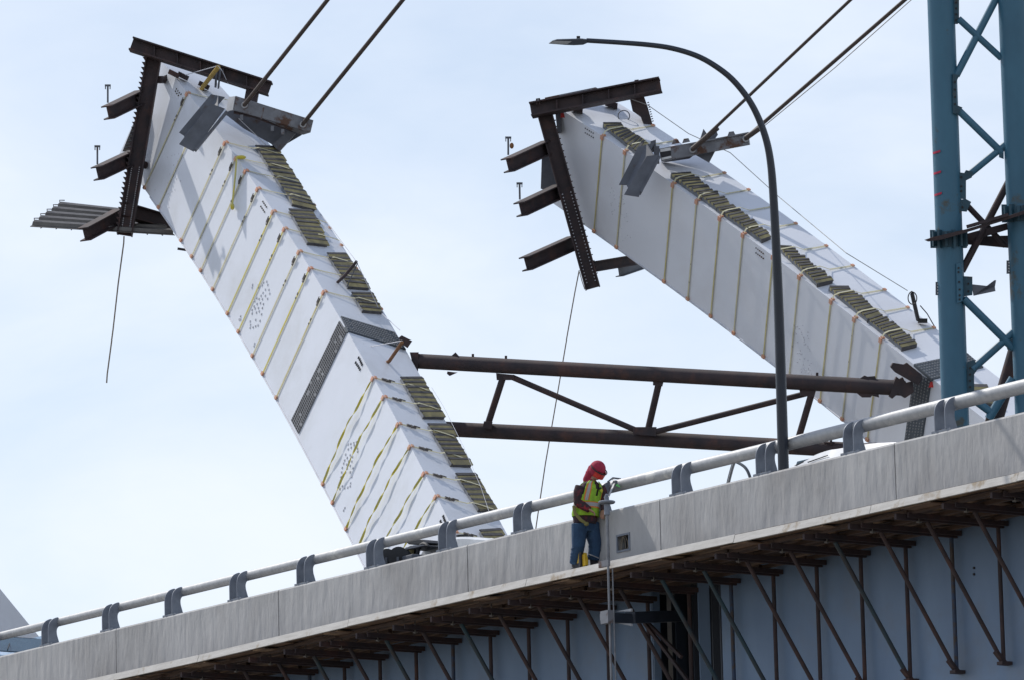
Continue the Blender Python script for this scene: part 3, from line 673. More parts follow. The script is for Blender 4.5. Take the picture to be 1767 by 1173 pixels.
for j, k in enumerate([1, 2, 3, 4, 5, 6, 7, 8, 9, 10, 11]):
    mk_strap(RP, 'right', j, RP.L[k], 'cream_web' if j % 2 else 'yellow_web', ratchet=None, narrow=True, raise_=True, label='%s ratchet strap, %s down from the top of the right pylon' % ('cream' if j % 2 else 'pale yellow', ORD[j]))
# loose hanging yellow strap on the left pylon
q = MB(); pth = [(409, 272), (407, 300), (404, 330), (401, 357)]
pts = [LP.hit('F', x, y, .10)[0] for x, y in pth]; q.ribbon(pts, LP.tan(180) * .07, LP.nrm('F', 180), .02)
c = pts[-1]; q.ball(c, RT * .05, UPV * .08, FW * .04); c = LP.hit('N', 416, 272, .08)[0]; q.ball(c, RT * .12, UPV * .05, FW * .05)
tag(q.build('loose_strap', 'bright_yellow_web'), 'slack bright yellow strap end hanging from the fourth strap on the left pylon', 'strap')

# ------------------------------------------------------------------ step platforms
def platform(pp, parent_label, quad, n, lift, group, face='N', sideboard=False):
    TL, TR, BR, BL = [pp.hit(face, *q, lift=lift) for q in quad]; n_ = TL[1]; TL, TR, BR, BL = TL[0], TR[0], BR[0], BL[0]
    t = thing('step_platform', parent_label, 'work platform', (TL + BL) / 2 - n_ * lift, group)
    along = (BL - TL).normalized(); L = (BL - TL).length; pit = L / int(n * 1.25)
    q = MB()
    for a, b, ins in ((TL, BL, .02), (TR, BR, -.02)):
        cr = (TR - TL).normalized() * ins
        q.prism([a + cr - n_ * .02, b + cr - n_ * .02, b + cr - n_ * (lift - .005), a + cr - n_ * (lift - .005)], (TR - TL).normalized() * (.03 if ins > 0 else -.03))
    q.build('side_board', 'stringer_grey', t); n = int(n * 1.25)
    q = MB(); q.prism([BL - n_ * .02, BR - n_ * .02, BR - n_ * (lift - .005) * 0.9, BL - n_ * (lift - .005)], along * .02); q.build('end_board', 'tread_dark', t)
    for i in range(n):
        a = TL.lerp(BL, (i + .5 + random.uniform(-.1, .1)) / n); b = TR.lerp(BR, (i + .5 + random.uniform(-.12, .12)) / n); b = b + (b - a).normalized() * random.uniform(-.03, .05); jit = n_ * random.uniform(-.01, .015)
        d = (b - a).normalized(); wd = n_.cross(d).normalized();
        if wd.dot(along) < 0: wd = -wd
        tl = (wd * .93 - n_ * .36).normalized(); tn = tl.cross(d).normalized()
        if tn.dot(n_) < 0: tn = -tn
        q = MB(); q.obox((a + b) / 2 - wd * pit * .24 + jit + n_ * random.uniform(0, .02), d * (b - a).length / 2 * random.uniform(.94, 1.0), wd * pit * random.uniform(.15, .24), n_ * .014); q.build('tread_edge', 'tread_dark', t)
        q = MB(); q.obox((a + b) / 2 + wd * pit * .22 + jit - n_ * .02, d * (b - a).length / 2 * .97, tl * pit * .30, tn * .012); q.build('tread', 'tread_tan', t)
    return t
LQ = [([(442, 252), (477, 253), (512, 307), (474, 302)], 6), ([(474, 303), (513, 308), (544, 360), (505, 350)], 6), ([(499, 361), (540, 363), (566, 421), (531, 417)], 7), ([(565, 437), (597, 437), (638, 496), (601, 493)], 7), ([(607, 505), (643, 505), (661, 537), (626, 534)], 4),
      ([(692, 650), (727, 650), (768, 717), (731, 716)], 7), ([(739, 731), (776, 730.5), (814, 800), (779, 798)], 7), ([(787, 817), (823, 816), (856, 877), (826, 876)], 6), ([(828, 914), (864, 912), (890, 960), (855, 960)], 5)]
LDES = ['uppermost of the step platforms on the left pylon, just below the lifting saddle', 'slatted step platform second from the top on the left pylon, butted to the first', 'slatted step platform third from the top on the left pylon', 'slatted step platform behind the bent dark rod on the left pylon', 'short slatted step platform just above the dark grating of the left pylon',
        'first slatted step platform below the dark grating on the left pylon', 'slatted step platform where the lower truss tube meets the left pylon', 'lowest whole slatted step platform above the guard rail on the left pylon', 'slatted step platform half hidden by the parapet at the foot of the left pylon']
for (qd, n), l in zip(LQ, LDES): platform(LP, l, qd, n, .09, 'step platforms strapped to the left pylon')
RQ = [([(1039, 213), (1069, 213), (1116, 246), (1103, 265)], 9), ([(1156, 300), (1192, 298), (1262, 352), (1236, 357)], 11), ([(1236, 358), (1264, 353), (1330, 406), (1314, 412)], 10), ([(1342, 424), (1363, 425), (1437, 482), (1410, 488)], 11), ([(1429, 494), (1462, 494), (1520, 541), (1497, 549)], 9), ([(1498, 550), (1522, 542), (1582, 591), (1556, 597)], 9), ([(1668, 664), (1699, 664), (1722, 690), (1695, 694)], 3)]
RDES = ['slatted step platform at the top of the right pylon above the grey clamp', 'long slatted step platform just below the lifting beam of the right pylon, its upper half', 'lower half of the long slatted platform left of the lamp pole on the right pylon', 'slatted step platform just right of the lamp pole on the right pylon', 'slatted step platform on the right pylon ending at the middle of the lower run', 'lowest slatted step platform before the dark grating of the right pylon', 'slatted step platform seen between the two teal columns']
for (qd, n), l in zip(RQ, RDES): platform(RP, l, qd, n, .12, 'step platforms strapped to the right pylon')
# ------------------------------------------------------------------ strongback frames on the pylon heads
IMR, IMU = RT, UPV
def beamI(name, a, b, da, db, h, w, up, m, parent, tf=.03, tw=.02, stiff=0):
    q = MB(); p0, p1 = P(*a, da), P(*b, db); q.ibeam(p0, p1, h, w, tf, tw, up)
    if stiff:
        d = (p1 - p0); 
        for k in range(1, stiff + 1):
            c = p0 + d * k / (stiff + 1); sd = d.normalized().cross(up).normalized(); u = sd.cross(d.normalized())
            q.obox(c, d.normalized() * .01, sd * w / 2 * .95, u * (h / 2 - tf))
    return q.build(name, m, parent)
def stub(parent, a, b, da, db, m='weathered_steel', h=.33, w=.30, roll=0.0):
    p0, p1 = P(*a, da), P(*b, db); d = (p1 - p0).normalized()
    up = (Vector((0, 0, 1)) - d * d.z).normalized(); up = Matrix.Rotation(roll, 3, d) @ up
    q = MB(); q.ibeam(p0, p1, h, w, .03, .02, up); return q.build('outrigger_beam', m, parent), p0, p1, up
def tpost(parent, a, b, d):
    q = MB(); p0, p1 = P(*a, d), P(*b, d); q.tube([p0, p1], .022, 8); q.bar(p1 - IMR * .07, p1 + IMR * .07, .03, .05, IMU); q.obox(p1 - IMR * .055 - IMU * .05, IMR * .01, FW * .03, IMU * .04); q.obox(p1 + IMR * .055 - IMU * .05, IMR * .01, FW * .03, IMU * .04)
    q.build('sheet_post', 'slate_steel', parent)

dl = LP.dep(10)
fL = thing('strongback_frame', 'dark brown steel beam frame bolted across the head of the left pylon', 'steel frame', P(240, 260, dl), )
cL = (LP.pt(2, 20) - LP.pt(0, 20)).normalized()
dA = dl - .45; 
q = MB(); p0, p1 = P(227, 77, dA + .1), P(466, 154, dA - .3); q.ibeam(p0, p1, .33, .34, .035, .025, Vector((0, 0, 1)))
for k in range(1, 6):
    c = p0.lerp(p1, k / 6); q.obox(c, (p1 - p0).normalized() * .012, FW * .14, ZZ * .13)
q.build('top_beam', 'weathered_steel', fL)
# column, its web towards the viewer, with toothed cleats on the left edge
p0, p1 = P(266, 95, dA + .25), P(215, 407, dA - .1)
dcol = (p1 - p0).normalized(); sdv = dcol.cross(FW).normalized()
if sdv.dot(RT) < 0: sdv = -sdv
q = MB(); q.ibeam(p0, p1, .37, .30, .03, .022, sdv); col_ = q.build('column', 'weathered_steel', fL)
q = MB(); q.bar(p0.lerp(p1, .02), p1, .30, .03, FW, (0, 0)); 
k = MB()
Lc = (p1 - p0).length
for i in range(34):
    c = p0 + dcol * (Lc * (.03 + .94 * i / 34)) - sdv * .185
    k.prism([c - dcol * .04 - FW * .14, c + dcol * .05 - FW * .14, c - dcol * .035 - sdv * .075 - FW * .14], FW * .04)
    k.prism([c - dcol * .04 + FW * .10, c + dcol * .05 + FW * .10, c - dcol * .035 - sdv * .065 + FW * .10], FW * .04)
k.build('bolt_cleats', 'weathered_steel', col_, kind='stuff')
k = MB()
for i in range(30):
    c = p0 + dcol * (Lc * (.62 + .36 * i / 30))
    for sg in (-.09, .09): k.tube([c + sdv * sg - FW * .011, c + sdv * sg - FW * .024], .014, 6)
k.build('bolt_heads', 'stud_white', col_, kind='stuff')
for a, b, l in (((186, 195), (244, 167), 0), ((168, 300), (232, 270), 0), ((145, 405), (206, 372), 0)):
    stub(fL, a, b, dA - 1.2, dA + .35, roll=.0)
tpost(fL, (186, 178), (186, 148), dA - 1.1); tpost(fL, (168, 284), (168, 253), dA - 1.1)
beamI('brace_beam', (212, 362), (300, 388), dA - .05, dA + .9, .34, .25, Vector((0, 0, 1)), 'weathered_steel', fL)
q = MB(); q.tube([P(274, 138, dA + .15), P(288, 138, dA + .55)], .09, 10); q.tube([P(249, 285, dA + .2), P(262, 288, dA + .9)], .09, 10); q.build('tie_stub', 'weathered_steel', fL, smooth=True)
for (x, y, dd) in ((290, 138, dA + .55), (264, 288, dA + .85)):
    q = MB(); q.obox(P(x, y, dd), IMR * .06 + IMU * .03, IMU * .13, FW * .12); q.obox(P(x - 4, y, dd), IMR * .03, IMU * .09, FW * .14); q.build('clamp_block', 'slate_steel', fL)
q = MB(); q.bar(P(437, 152, dA - .1), P(431, 184, dA - .15), .32, .30, IMR); q.build('drop_leg', 'weathered_steel', fL)
q = MB(); q.prism([P(x, y, dl + .3) for x, y in ((238, 195), (262, 190), (250, 262), (211, 262))], FW * .05); o_ = q.build('side_sheet', 'metal_deck', fL)
q = MB()
for i in range(12):
    a = i / 12; x0 = 238 - 27 * a; y0 = 197 + 64 * a; q.tube([P(x0, y0, dl + .28), P(x0 + 22, y0 - 4, dl + .28)], .012, 5)
q.build('sheet_ribs', 'stringer_grey', o_, kind='stuff')
q = MB(); q.bar(P(309, 430, dl), P(322, 432, dl - .2), .1, .06); q.build('rib_clip', 'weathered_steel', fL)

# corrugated deck sheet carried by the lowest outrigger
shd = thing('corrugated_sheet', 'grey ribbed metal deck sheet lying under the lowest beams at the left pylon head', 'metal sheet', P(170, 380, dA))
A_, B_, C_, D_ = P(107, 352, dA + 1.7), P(52, 391, dA - .4), P(302, 406, dA - .2), P(250, 368, dA + 1.7)
nS = (D_ - A_).cross(B_ - A_).normalized()
if nS.z < 0: nS = -nS
for i in range(5):
    q = MB(); f0, f1 = i / 5, (i + 1) / 5; a0, a1 = A_.lerp(B_, f0), A_.lerp(B_, f1); b0, b1 = D_.lerp(C_, f0), D_.lerp(C_, f1)
    pr_ = [(0, 0), (.12, 0), (.22, .07), (.62, .07), (.72, 0), (1, 0), (1, -.014), (.735, -.014), (.635, .056), (.205, .056), (.105, -.014), (0, -.014)]
    q.loft([[a0.lerp(a1, f) + nS * h * 1.1 for f, h in pr_], [b0.lerp(b1, f) + nS * h * 1.1 for f, h in pr_]]); q.build('ribbed_panel', 'metal_deck', shd)
    q = MB(); c = a0.lerp(a1, .3); dd = (b0 - a0).normalized(); q.tube([c, c - dd * .02 + nS * .12, c + dd * .1 + nS * .13], .014, 5); q.build('hook', 'metal_deck', shd)
for k_ in range(9):
    q = MB(); f = (k_ + .7) / 9.5; q.tube([A_.lerp(D_, f) - nS * .03, B_.lerp(C_, f) - nS * .03], .014, 5); q.build('cross_wire', 'stringer_grey', shd)

def saddle(pp, side, name_lbl, V1, V2, boxA, boxB, dV, dBx, labels):
    # clamp I beam hanging over the ridge, running down towards the viewer
    c = thing('clamp_beam', labels[0], 'steel beam', P(*V1, dV[0]))
    p0, p1 = P(*V1, dV[0]), P(*V2, dV[1]); d = (p1 - p0).normalized()
    sd = d.cross(ray(*V1).normalized()).normalized()
    if sd.dot(UPV) < 0: sd = -sd
    q = MB(); q.ibeam(p0, p1, .40, .36, .03, .025, (sd * 1.0 + RT * 0.2).normalized()); q.build('beam', 'slate_steel', c)
    q = MB(); q.obox(p0, d * .03, sd * .26, d.cross(sd) * .22); q.build('end_plate', 'slate_steel', c)
    return c
cbL = saddle(LP, 'left', '', (379, 178), (321, 247), None, None, (LP.hit('F', 379, 215)[0] - CAM).dot(FW) * 0 + 0 or 0, None, [''] ) if False else None
def clamp_beam(lbl, quad1, quad2, dtop, dbot, m='slate_steel'):
    # two parallel flanges (upper one behind) joined by a web; flange quads: top-left, top-right, bottom-right, bottom-left in pixels
    th = thing('clamp_beam', lbl, 'steel beam', P(*quad1[0], dtop))
    F1 = [P(*quad1[0], dtop), P(*quad1[1], dtop), P(*quad1[2], dbot), P(*quad1[3], dbot)]
    F2 = [P(*quad2[0], dtop - .36), P(*quad2[1], dtop - .36), P(*quad2[2], dbot - .36), P(*quad2[3], dbot - .36)]
    n = (F1[1] - F1[0]).cross(F1[3] - F1[0]).normalized()
    if n.dot(FW) > 0: n = -n
    q = MB(); q.prism(F1, -n * .03); q.build('flange', m, th)
    q = MB(); q.prism(F2, -n * .03); q.build('flange', m, th)
    m0, m1 = F1[0].lerp(F1[1], .5), F1[3].lerp(F1[2], .5); k0, k1 = F2[0].lerp(F2[1], .5), F2[3].lerp(F2[2], .5)
    q = MB(); e = (F1[1] - F1[0]).normalized() * .012; q.prism([m0, m1, k1 - n * .03, k0 - n * .03], e * 2); q.build('web', m, th)
    if 0: q = MB(); q.prism([F1[0] + (F1[0] - F1[3]).normalized() * .02, F1[1] + (F1[0] - F1[3]).normalized() * .02, F2[1] + (F1[0] - F1[3]).normalized() * .02, F2[0] + (F1[0] - F1[3]).normalized() * .02], (F1[0] - F1[3]).normalized() * .03); q.build('end_plate', m, th)
    return th
def dep_at(pp, f, x, y): return (pp.hit(f, x, y)[0] - CAM).dot(FW)
dr = dep_at(LP, 'F', 372, 215)
cbl = clamp_beam('pair of slate grey flanges of a heavy clamp beam hanging over the front face of the left pylon', [(364, 163), (388, 168), (326, 240), (309, 229)], [(363, 179), (388, 188), (334, 262), (309, 249)], dr - .45, dr - .65)
q = MB(); a_, b_, c_ = P(388, 188, dr - .5), P(334, 262, dr - .7), 0; q.bar(P(391, 194, dr - .7), P(337, 260, dr - .9), .06, .30, FW); q.build('stiffener', 'slate_steel', cbl)
dr2 = dep_at(RP, 'F', 1120, 300)
cbr = clamp_beam('pair of slate grey flanges of a heavy clamp beam hanging over the front face of the right pylon', [(1101, 254), (1130, 246), (1094, 320), (1068, 319)], [(1116, 270), (1138, 267), (1102, 340), (1077, 336)], dr2 - .45, dr2 - .65)
q = MB(); q.bar(P(1138, 272, dr2 - .7), P(1105, 334, dr2 - .9), .05, .30, FW); q.obox(P(1127, 253, dr2 - .3), IMR * .06 + IMU * .02, IMU * .13, FW * .1); q.build('stiffener', 'slate_steel', cbr)

# lifting beams
dn = dep_at(LP, 'N', 440, 235)
lbL = thing('lifting_beam', 'rust-stained grey box beam across the head of the left pylon with two rod sockets', 'lifting beam', P(465, 200, dn - .8))
db0, db1 = dr - .55, dn - 1.0
def boxbeam(parent, quad, d0, d1, depth, m, name='box_beam'):
    p = [P(*quad[0], d0), P(*quad[1], d1), P(*quad[2], d1), P(*quad[3], d0)]
    n = (p[1] - p[0]).cross(p[3] - p[0]).normalized()
    if n.dot(FW) < 0: n = -n
    q = MB(); q.prism(p, n * depth); return q.build(name, m, parent, bevel=.008), n
b1, nb = boxbeam(lbL, [(407, 166), (541, 208), (536, 229), (403, 190)], db0, db1, .5, 'grey_steel')
q = MB(); q.prism([P(536.5, 229, db1), P(404, 190, db0), P(404.5, 192, db0 + .2), P(524, 233, db1 + .2)], nb * .2); q.build('bottom_plate', 'grey_steel', lbL)
q = MB(); q.prism([P(405.5, 166.5, db0 - .01), P(401.5, 190.5, db0 - .01), P(389.5, 193, db0 + .55), P(394.5, 168, db0 + .55)], IMR * .012); q.build('end_cap', 'grey_steel_light', lbL)
q = MB(); q.tube([P(404, 193, db0 + .25), P(440, 201, db0 + .2), P(505, 224, db1 + .25)], .055, 8); q.build('under_pipe', 'weathered_steel', lbL, smooth=True)
q = MB(); q.prism([P(x, y, dn - .35) for x, y in ((388, 197), (404, 186), (532, 222), (520, 234), (477, 259), (468, 249), (420, 222))], FW * .03)
o = q.build('cradle_plate', 'slate_steel', lbL)
q = MB(); q.prism([P(x, y, dn - .75) for x, y in ((497, 226), (510, 231), (482, 262), (470, 250))], FW * .25); q.build('cradle_bracket', 'slate_steel', lbL)
for x, y in ((417, 203), (470, 222), (488, 228)):
    q = MB(); q.obox(P(x, y, db0 + .1), IMR * .035, IMU * .06, FW * .05); q.build('lug', 'grey_steel', lbL)
def socket(parent, x, y, d):
    q = MB(); c = P(x, y, d); q.tube([c + FW * .03, c - FW * .05 - IMU * .01], .078, 16); o = q.build('rod_socket', 'grey_steel_light', parent, smooth=True)
    q = MB(); q.tube([c + FW * 0, c - FW * .06 - IMU * .01], .045, 12); q.build('socket_core', 'dark_rod', o, smooth=True)
socket(lbL, 422, 181, db0 - .03 + (db1 - db0) * .12); socket(lbL, 523, 214.5, db0 - .03 + (db1 - db0) * .87)
dn2 = dep_at(RP, 'N', 1180, 275)
lbR = thing('lifting_beam', 'grey box beam with a black and white marked end across the head of the right pylon', 'lifting beam', P(1215, 250, dn2 - .8))
e0, e1 = dr2 - .4, dn2 - 1.1
b1, nb = boxbeam(lbR, [(1137, 257), (1290, 229), (1293, 250), (1141, 279)], e0, e1, .45, 'grey_steel')
def on_beam(fx, fy): # beam face coordinates in pixels with depth interpolated
    return P(fx, fy, e0 + (e1 - e0) * (fx - 1137) / 155 - .012)
for m_, quad in (('label_white', [(1139, 258), (1157, 255), (1157.5, 260), (1139.5, 263)]), ('label_black', [(1139.5, 263), (1157.5, 260), (1158, 269), (1141, 272.5)]), ('label_white', [(1141, 273), (1158, 269.5), (1159, 273), (1141.5, 277)])):
    q = MB(); q.prism([on_beam(*t) for t in quad], FW * .008); q.build('end_marking', m_, lbR)
q = MB()
q.bar(on_beam(1190, 249) - FW * .02, on_beam(1292, 229.5) - FW * .02, .05, .03, IMU); q.build('top_strip', 'grey_steel', lbR)
for quad, dd in ((((1208, 241), (1214, 223), (1221, 233), (1236, 226), (1239, 233), (1232, 243)), .2), (((1198, 266), (1236, 258), (1224, 281), (1205, 270)), .25)):
    q = MB(); q.prism([P(x, y, dn2 - 1.0 + dd) for x, y in quad], FW * .2); q.build('cradle_plate', 'slate_steel', lbR)
q = MB(); q.prism([P(x, y, dn2 - .45) for x, y in ((1141, 279), (1198, 268), (1190, 274), (1150, 280))], FW * .2); q.build('bottom_plate', 'slate_steel', lbR)
q = MB(); q.obox(P(1133, 268, dr2 - .35), IMR * .06, IMU * .2, FW * .1); q.build('end_block', 'slate_steel', lbR)
socket(lbR, 1195, 258, e0 + (e1 - e0) * .38 - .03); socket(lbR, 1287, 239, e0 + (e1 - e0) * .97 - .03)

for (x, y, lb, d_) in ((1166, 246, lbR, e0), (1184, 244, lbR, e0 - .1), (1262, 232, lbR, e1)):
    q = MB(); q.prism([P(x - 7, y + 4, d_), P(x + 7, y + 1, d_), P(x + 4, y - 5, d_), P(x - 4, y - 4, d_)], FW * .06); q.build('lug', 'grey_steel', lb)
for (x, y, lb, d_) in ((455, 186, lbL, db0 - .2), (497, 199, lbL, db1 - .05)):
    q = MB(); q.bar(P(x, y, d_), P(x - 4, y + 20, d_), .03, .04, FW); q.build('stiffener', 'grey_steel', lb)
# lifting rods, running up out of the picture
def rod(name, lbl, a, b, da, db, r, cat='cable', m='dark_rod', ext=1.6, grp=None):
    p0, p1 = P(*a, da), P(*b, db); p1 = p0 + (p1 - p0) * ext
    return tag(MB().tube([p0, p1], r, 10).build(name, m, smooth=True), lbl, cat, grp)
G = 'lifting rods rising from the lifting beams'
rod('lifting_rod', 'dark lifting rod from the left pylon, the left one of its pair', (422, 181), (567, -2), db0 - .1, db0 - 2, .05, grp=G)
rod('lifting_rod', 'dark lifting rod from the outer end of the left lifting beam', (523, 214), (697, -2), db1 - .1, db1 - 2, .05, grp=G)
rod('lifting_rod', 'dark lifting rod from the inner socket of the right lifting beam, crossing the lamp pole', (1196, 257), (1470, -2), e0 - .3, e0 - 2.5, .038, grp=G)
rod('lifting_rod', 'dark lifting rod from the outer end of the right lifting beam', (1288, 238), (1564, -2), e1 - .1, e1 - 2.2, .045, grp=G)
rod('lifting_rod_sleeve', '', (0, 0), (1, 1), 1, 2, .01) if False else None
for (a, b, d0_, d1_, lab) in (((1196, 257), (1238, 221), e0 - .3, e0 - .6, 'thick sleeve at the foot of the inner rod on the right lifting beam'), ((1288, 238), (1312, 221), e1 - .1, e1 - .3, 'thick sleeve at the foot of the outer rod on the right lifting beam')):
    tag(MB().tube([P(*a, d0_), P(*b, d1_)], .062, 12).build('rod_sleeve', 'dark_rod', smooth=True), lab, 'sleeve', 'rod sleeves')
def wire(lbl, pts, r=.012, m='wire_grey', cat='wire', name='wire'):
    return tag(MB().tube([P(*p) for p in pts], r, 6).build(name, m, smooth=True), lbl, cat)
wire('thin pale wire running beside the right lifting rods', [(1292, 240, e1), (1440, 118, e1 - 1), (1584, -10, e1 - 2), (1640, -60, e1 - 2.4)], .010)
# hanging ropes
wire('thin rope hanging from the foot of the left frame column into the sky', [(214, 408, dA - .2), (213.5, 420, dA - .2), (204, 490, dA - .2), (195, 570, dA - .2), (185, 645, dA - .2), (184, 660, dA - .2)], .018, 'rope_tan', 'rope', 'hanging_rope')
wire('thin rope hanging behind the truss from the right frame column', [(999.5, 467, dr2), (992, 505, dr2), (979, 578, dr2), (960, 690, dr2 + .2), (941, 800, dr2 + .2), (924, 915, dr2 + .2), (915, 960, dr2 + .2)], .014, 'rope_tan', 'rope', 'hanging_rope')
wire('short frayed rope end hanging at the foot of the right frame column', [(1000, 470, dr2 - .4), (1004, 485, dr2 - .4), (1009, 500, dr2 - .4)], .010, 'rope_tan', 'rope', 'hanging_rope')

# ------------------------------------------------------------------ right frame
dR = RP.dep(0); dB = dR - .5
fR = thing('strongback_frame', 'dark brown steel beam frame bolted across the head of the right pylon', 'steel frame', P(980, 330, dR))
q = MB(); p0, p1 = P(916, 191, dB + .1), P(1140, 147, dB - .2); q.ibeam(p0, p1, .33, .34, .035, .025, Vector((0, 0, 1)))
for k in range(1, 5):
    c = p0.lerp(p1, k / 5); q.obox(c, (p1 - p0).normalized() * .012, FW * .14, ZZ * .13)
q.build('top_beam', 'weathered_steel', fR)
for x, y in ((928, 175), (1098, 143)):
    q = MB(); q.bar(P(x - 2, y + 6, dB), P(x - 2, y - 4, dB), .03, .03); q.bar(P(x + 3, y + 6, dB), P(x + 3, y - 4, dB), .03, .03); q.bar(P(x - 3, y - 3, dB), P(x + 4, y - 4, dB), .03, .03); q.build('lug', 'weathered_steel', fR)
p0, p1 = P(941, 200, dB + .25), P(1023, 498, dB - .1); dcol = (p1 - p0).normalized(); sdv = dcol.cross(FW).normalized()
if sdv.dot(RT) < 0: sdv = -sdv
q = MB(); q.ibeam(p0, p1, .35, .30, .03, .022, sdv); col_ = q.build('column', 'weathered_steel', fR)
k = MB(); Lc = (p1 - p0).length
for i in range(26):
    c = p0 + dcol * (Lc * (.04 + .92 * i / 26)) + sdv * .175
    k.tube([c - FW * .1, c - FW * .1 + sdv * .03], .011, 5); k.tube([c + FW * .1, c + FW * .1 + sdv * .03], .011, 5)
k.build('bolt_tips', 'weathered_steel', col_, kind='stuff')
k = MB()
for i in range(28):
    c = p0 + dcol * (Lc * (.45 + .53 * i / 28))
    for sg in (-.10, .10): k.tube([c + sdv * sg - FW * .011, c + sdv * sg - FW * .024], .016, 6)
k.build('bolt_heads', 'stud_white', col_, kind='stuff')
for a, b in (((876, 286), (946, 254)), ((898, 362), (966, 330)), ((907, 456), (990, 419))): stub(fR, a, b, dB - 1.2, dB + .35)
tpost(fR, (877, 268), (877, 238), dB - 1.1); tpost(fR, (897, 345), (896.5, 317), dB - 1.1)
q = MB(); q.ball(P(883, 252, dB - 1.1), IMR * .05, IMU * .07, FW * .05); q.build('red_brown_lump', 'rust_orange', fR, smooth=True)  # rounded red-brown lump beside the upper sheet post
beamI('brace_beam', (1024, 461), (1095, 449), dB, dB + 1.4, .25, .22, Vector((0, 0, 1)), 'weathered_steel', fR)
q = MB(); q.ibeam(P(1068, 470, dB + 1.2), P(1112, 455, dB + 2.6), .22, .2, .02, .02, Vector((0, 0, 1))); q.build('brace_beam', 'slate_steel', fR)
q = MB(); q.prism([P(x, y, dB + .1) for x, y in ((1087, 170), (1110, 163), (1118, 186), (1126, 215), (1112, 219), (1106, 202), (1092, 192))], FW * .22); q.build('drop_leg', 'weathered_steel', fR)
q = MB()
for i in range(9): q.tube([P(1117 + i * 1.0, 178 + 4 * i, dB + .2), P(1120 + i * 1.0, 177 + 4 * i, dB + .2)], .012, 5)
q.build('bolt_tips', 'weathered_steel', fR, kind='stuff')
q = MB(); q.prism([P(x, y, dR + .5) for x, y in ((940, 169), (1028, 151), (1040, 158), (1030, 172), (944, 190))], FW * .05); q.build('back_sheet', 'grey_steel', fR)
q = MB(); q.prism([P(x, y, dR + .3) for x, y in ((935, 268), (960, 262), (968, 335), (960, 338), (933, 326))], FW * .05); q.build('side_sheet', 'slate_steel', fR)
q = MB(); q.prism([P(x, y, dR + .0) for x, y in ((958, 192), (968, 188), (968, 230), (962, 230))], FW * .3); q.build('side_sheet', 'slate_steel', fR)
for x, y in ((995, 189), (1055, 181)):
    c, n = RP.hit('N', x, y, .1); q = MB(); q.obox(c, RT * .14 - UPV * .04, n * .07, FW * .1); q.build('shim_block', 'weathered_steel', fR)
for x, y in ((300, 128), (316, 132), (352, 148)):
    c, n = LP.hit('N', x, y, .1); q = MB(); q.obox(c, RT * .12 - UPV * .06, n * .06, FW * .1); q.build('shim_block', 'weathered_steel', fL)

# safety line, davit arms
def davit(pp, lbl, pts, r, m, foot):
    q = MB(); q.tube([P(*p) for p in pts], r, 8); t = thing('davit_arm', lbl, 'davit arm', P(*pts[-1])); q.build('arm', m, t, smooth=True)
    q = MB(); c = P(*pts[-1]); q.obox(c, IMR * .10, IMU * .05, FW * .07); q.build('foot', foot, t); return t
c0 = dep_at(LP, 'N', 590, 480)
davit(LP, 'dark bent rod arm standing on the narrow side of the left pylon above the grating', [(615, 452, c0 - 1.2), (597, 474, c0 - .8), (578, 492, c0 - .3), (566, 494, c0 - .05)], .035, 'weathered_steel', 'weathered_steel')
c1 = dep_at(LP, 'N', 670, 610)
davit(LP, 'rusty orange arm standing on the left pylon below the grating', [(694, 590, c1 - 1.2), (672, 622, c1 - .6), (660, 630, c1 - .2), (648, 631, c1 - .05)], .04, 'rust_orange', 'rust_orange')
c2 = dep_at(LP, 'N', 350, 150)
davit(LP, 'mustard yellow arm leaning up from the top strap of the left pylon', [(377, 116, c2 - 1.3), (352, 148, c2 - .5), (346, 157, c2 - .2), (333, 157, c2 - .05)], .055, 'mustard_steel', 'mustard_steel')
c3 = dep_at(RP, 'N', 1590, 560)
davit(RP, 'black mast with coiled wire standing on the right pylon edge beside the teal tower', [(1574, 508, c3 - .9), (1579, 530, c3 - .5), (1584, 552, c3 - .1), (1592, 554, c3 - .05)], .045, 'black_rubber', 'black_rubber')
wire('loop of black wire on the mast at the right pylon edge', [(1574 + 8 * math.cos(a) + .3 * a, 515 + 11 * math.sin(a) - .2 * a, c3 - .9) for a in np.linspace(-2, 4.6, 24)], .012, 'black_rubber')
wire('thin wire trailing from the mast down the right pylon edge', [(1588, 528, c3 - .5), (1600, 542, c3 - .3), (1608, 556, c3 - .1), (1622, 580, c3 - .1)], .012, 'black_rubber')
wire('long thin safety line strung along the top of the right pylon to the mast', [(1085, 170, dB), (1118, 182, dB), (1188, 231, dB - .8), (1260, 264, dB - 1), (1345, 341, dB - 2), (1460, 437, c3 - .4), (1566, 502, c3 - .9)], .009)
wire('thin safety line running down the narrow side of the left pylon', [(412, 205, dn - .7), (440, 232, dn - .6), (470, 262, dn - .6), (505, 310, dn - 1), (543, 356, dn - 2), (575, 398, c0 + .8), (615, 452, c0 - 1.2), (657, 540, c0 - 1.0), (690, 570, c1)], .009, 'stud_white')
wire('thin safety line running down the lower part of the left pylon side', [(745, 668, c1 - 2.2), (765, 700, c1 - 2.9), (800, 770, c1 - 4.6), (830, 840, c1 - 6), (850, 900, c1 - 7.2)], .005, 'stud_white')
wire('small stay wire from the davit arm to a hook on the left pylon', [(694, 588, c1 - 1.2), (665, 593, c1 - .6), (645, 597, c1 - .1), (625, 596, c1)], .009, 'stud_white')
wire('small dark shackle chain on the left pylon beside the bent rod', [(617, 455, c0 - 1.2), (600, 492, c0 - .5), (590, 520, c0 - .1), (586, 527, c0)], .012, 'slate_steel', 'chain', 'stay_chain')
q = MB(); q.obox(P(587, 526, c0 - .08), IMR * .06, IMU * .06, FW * .04); tag(q.build('shackle', 'black_rubber'), 'small black shackle at the end of the chain below the bent rod', 'shackle')
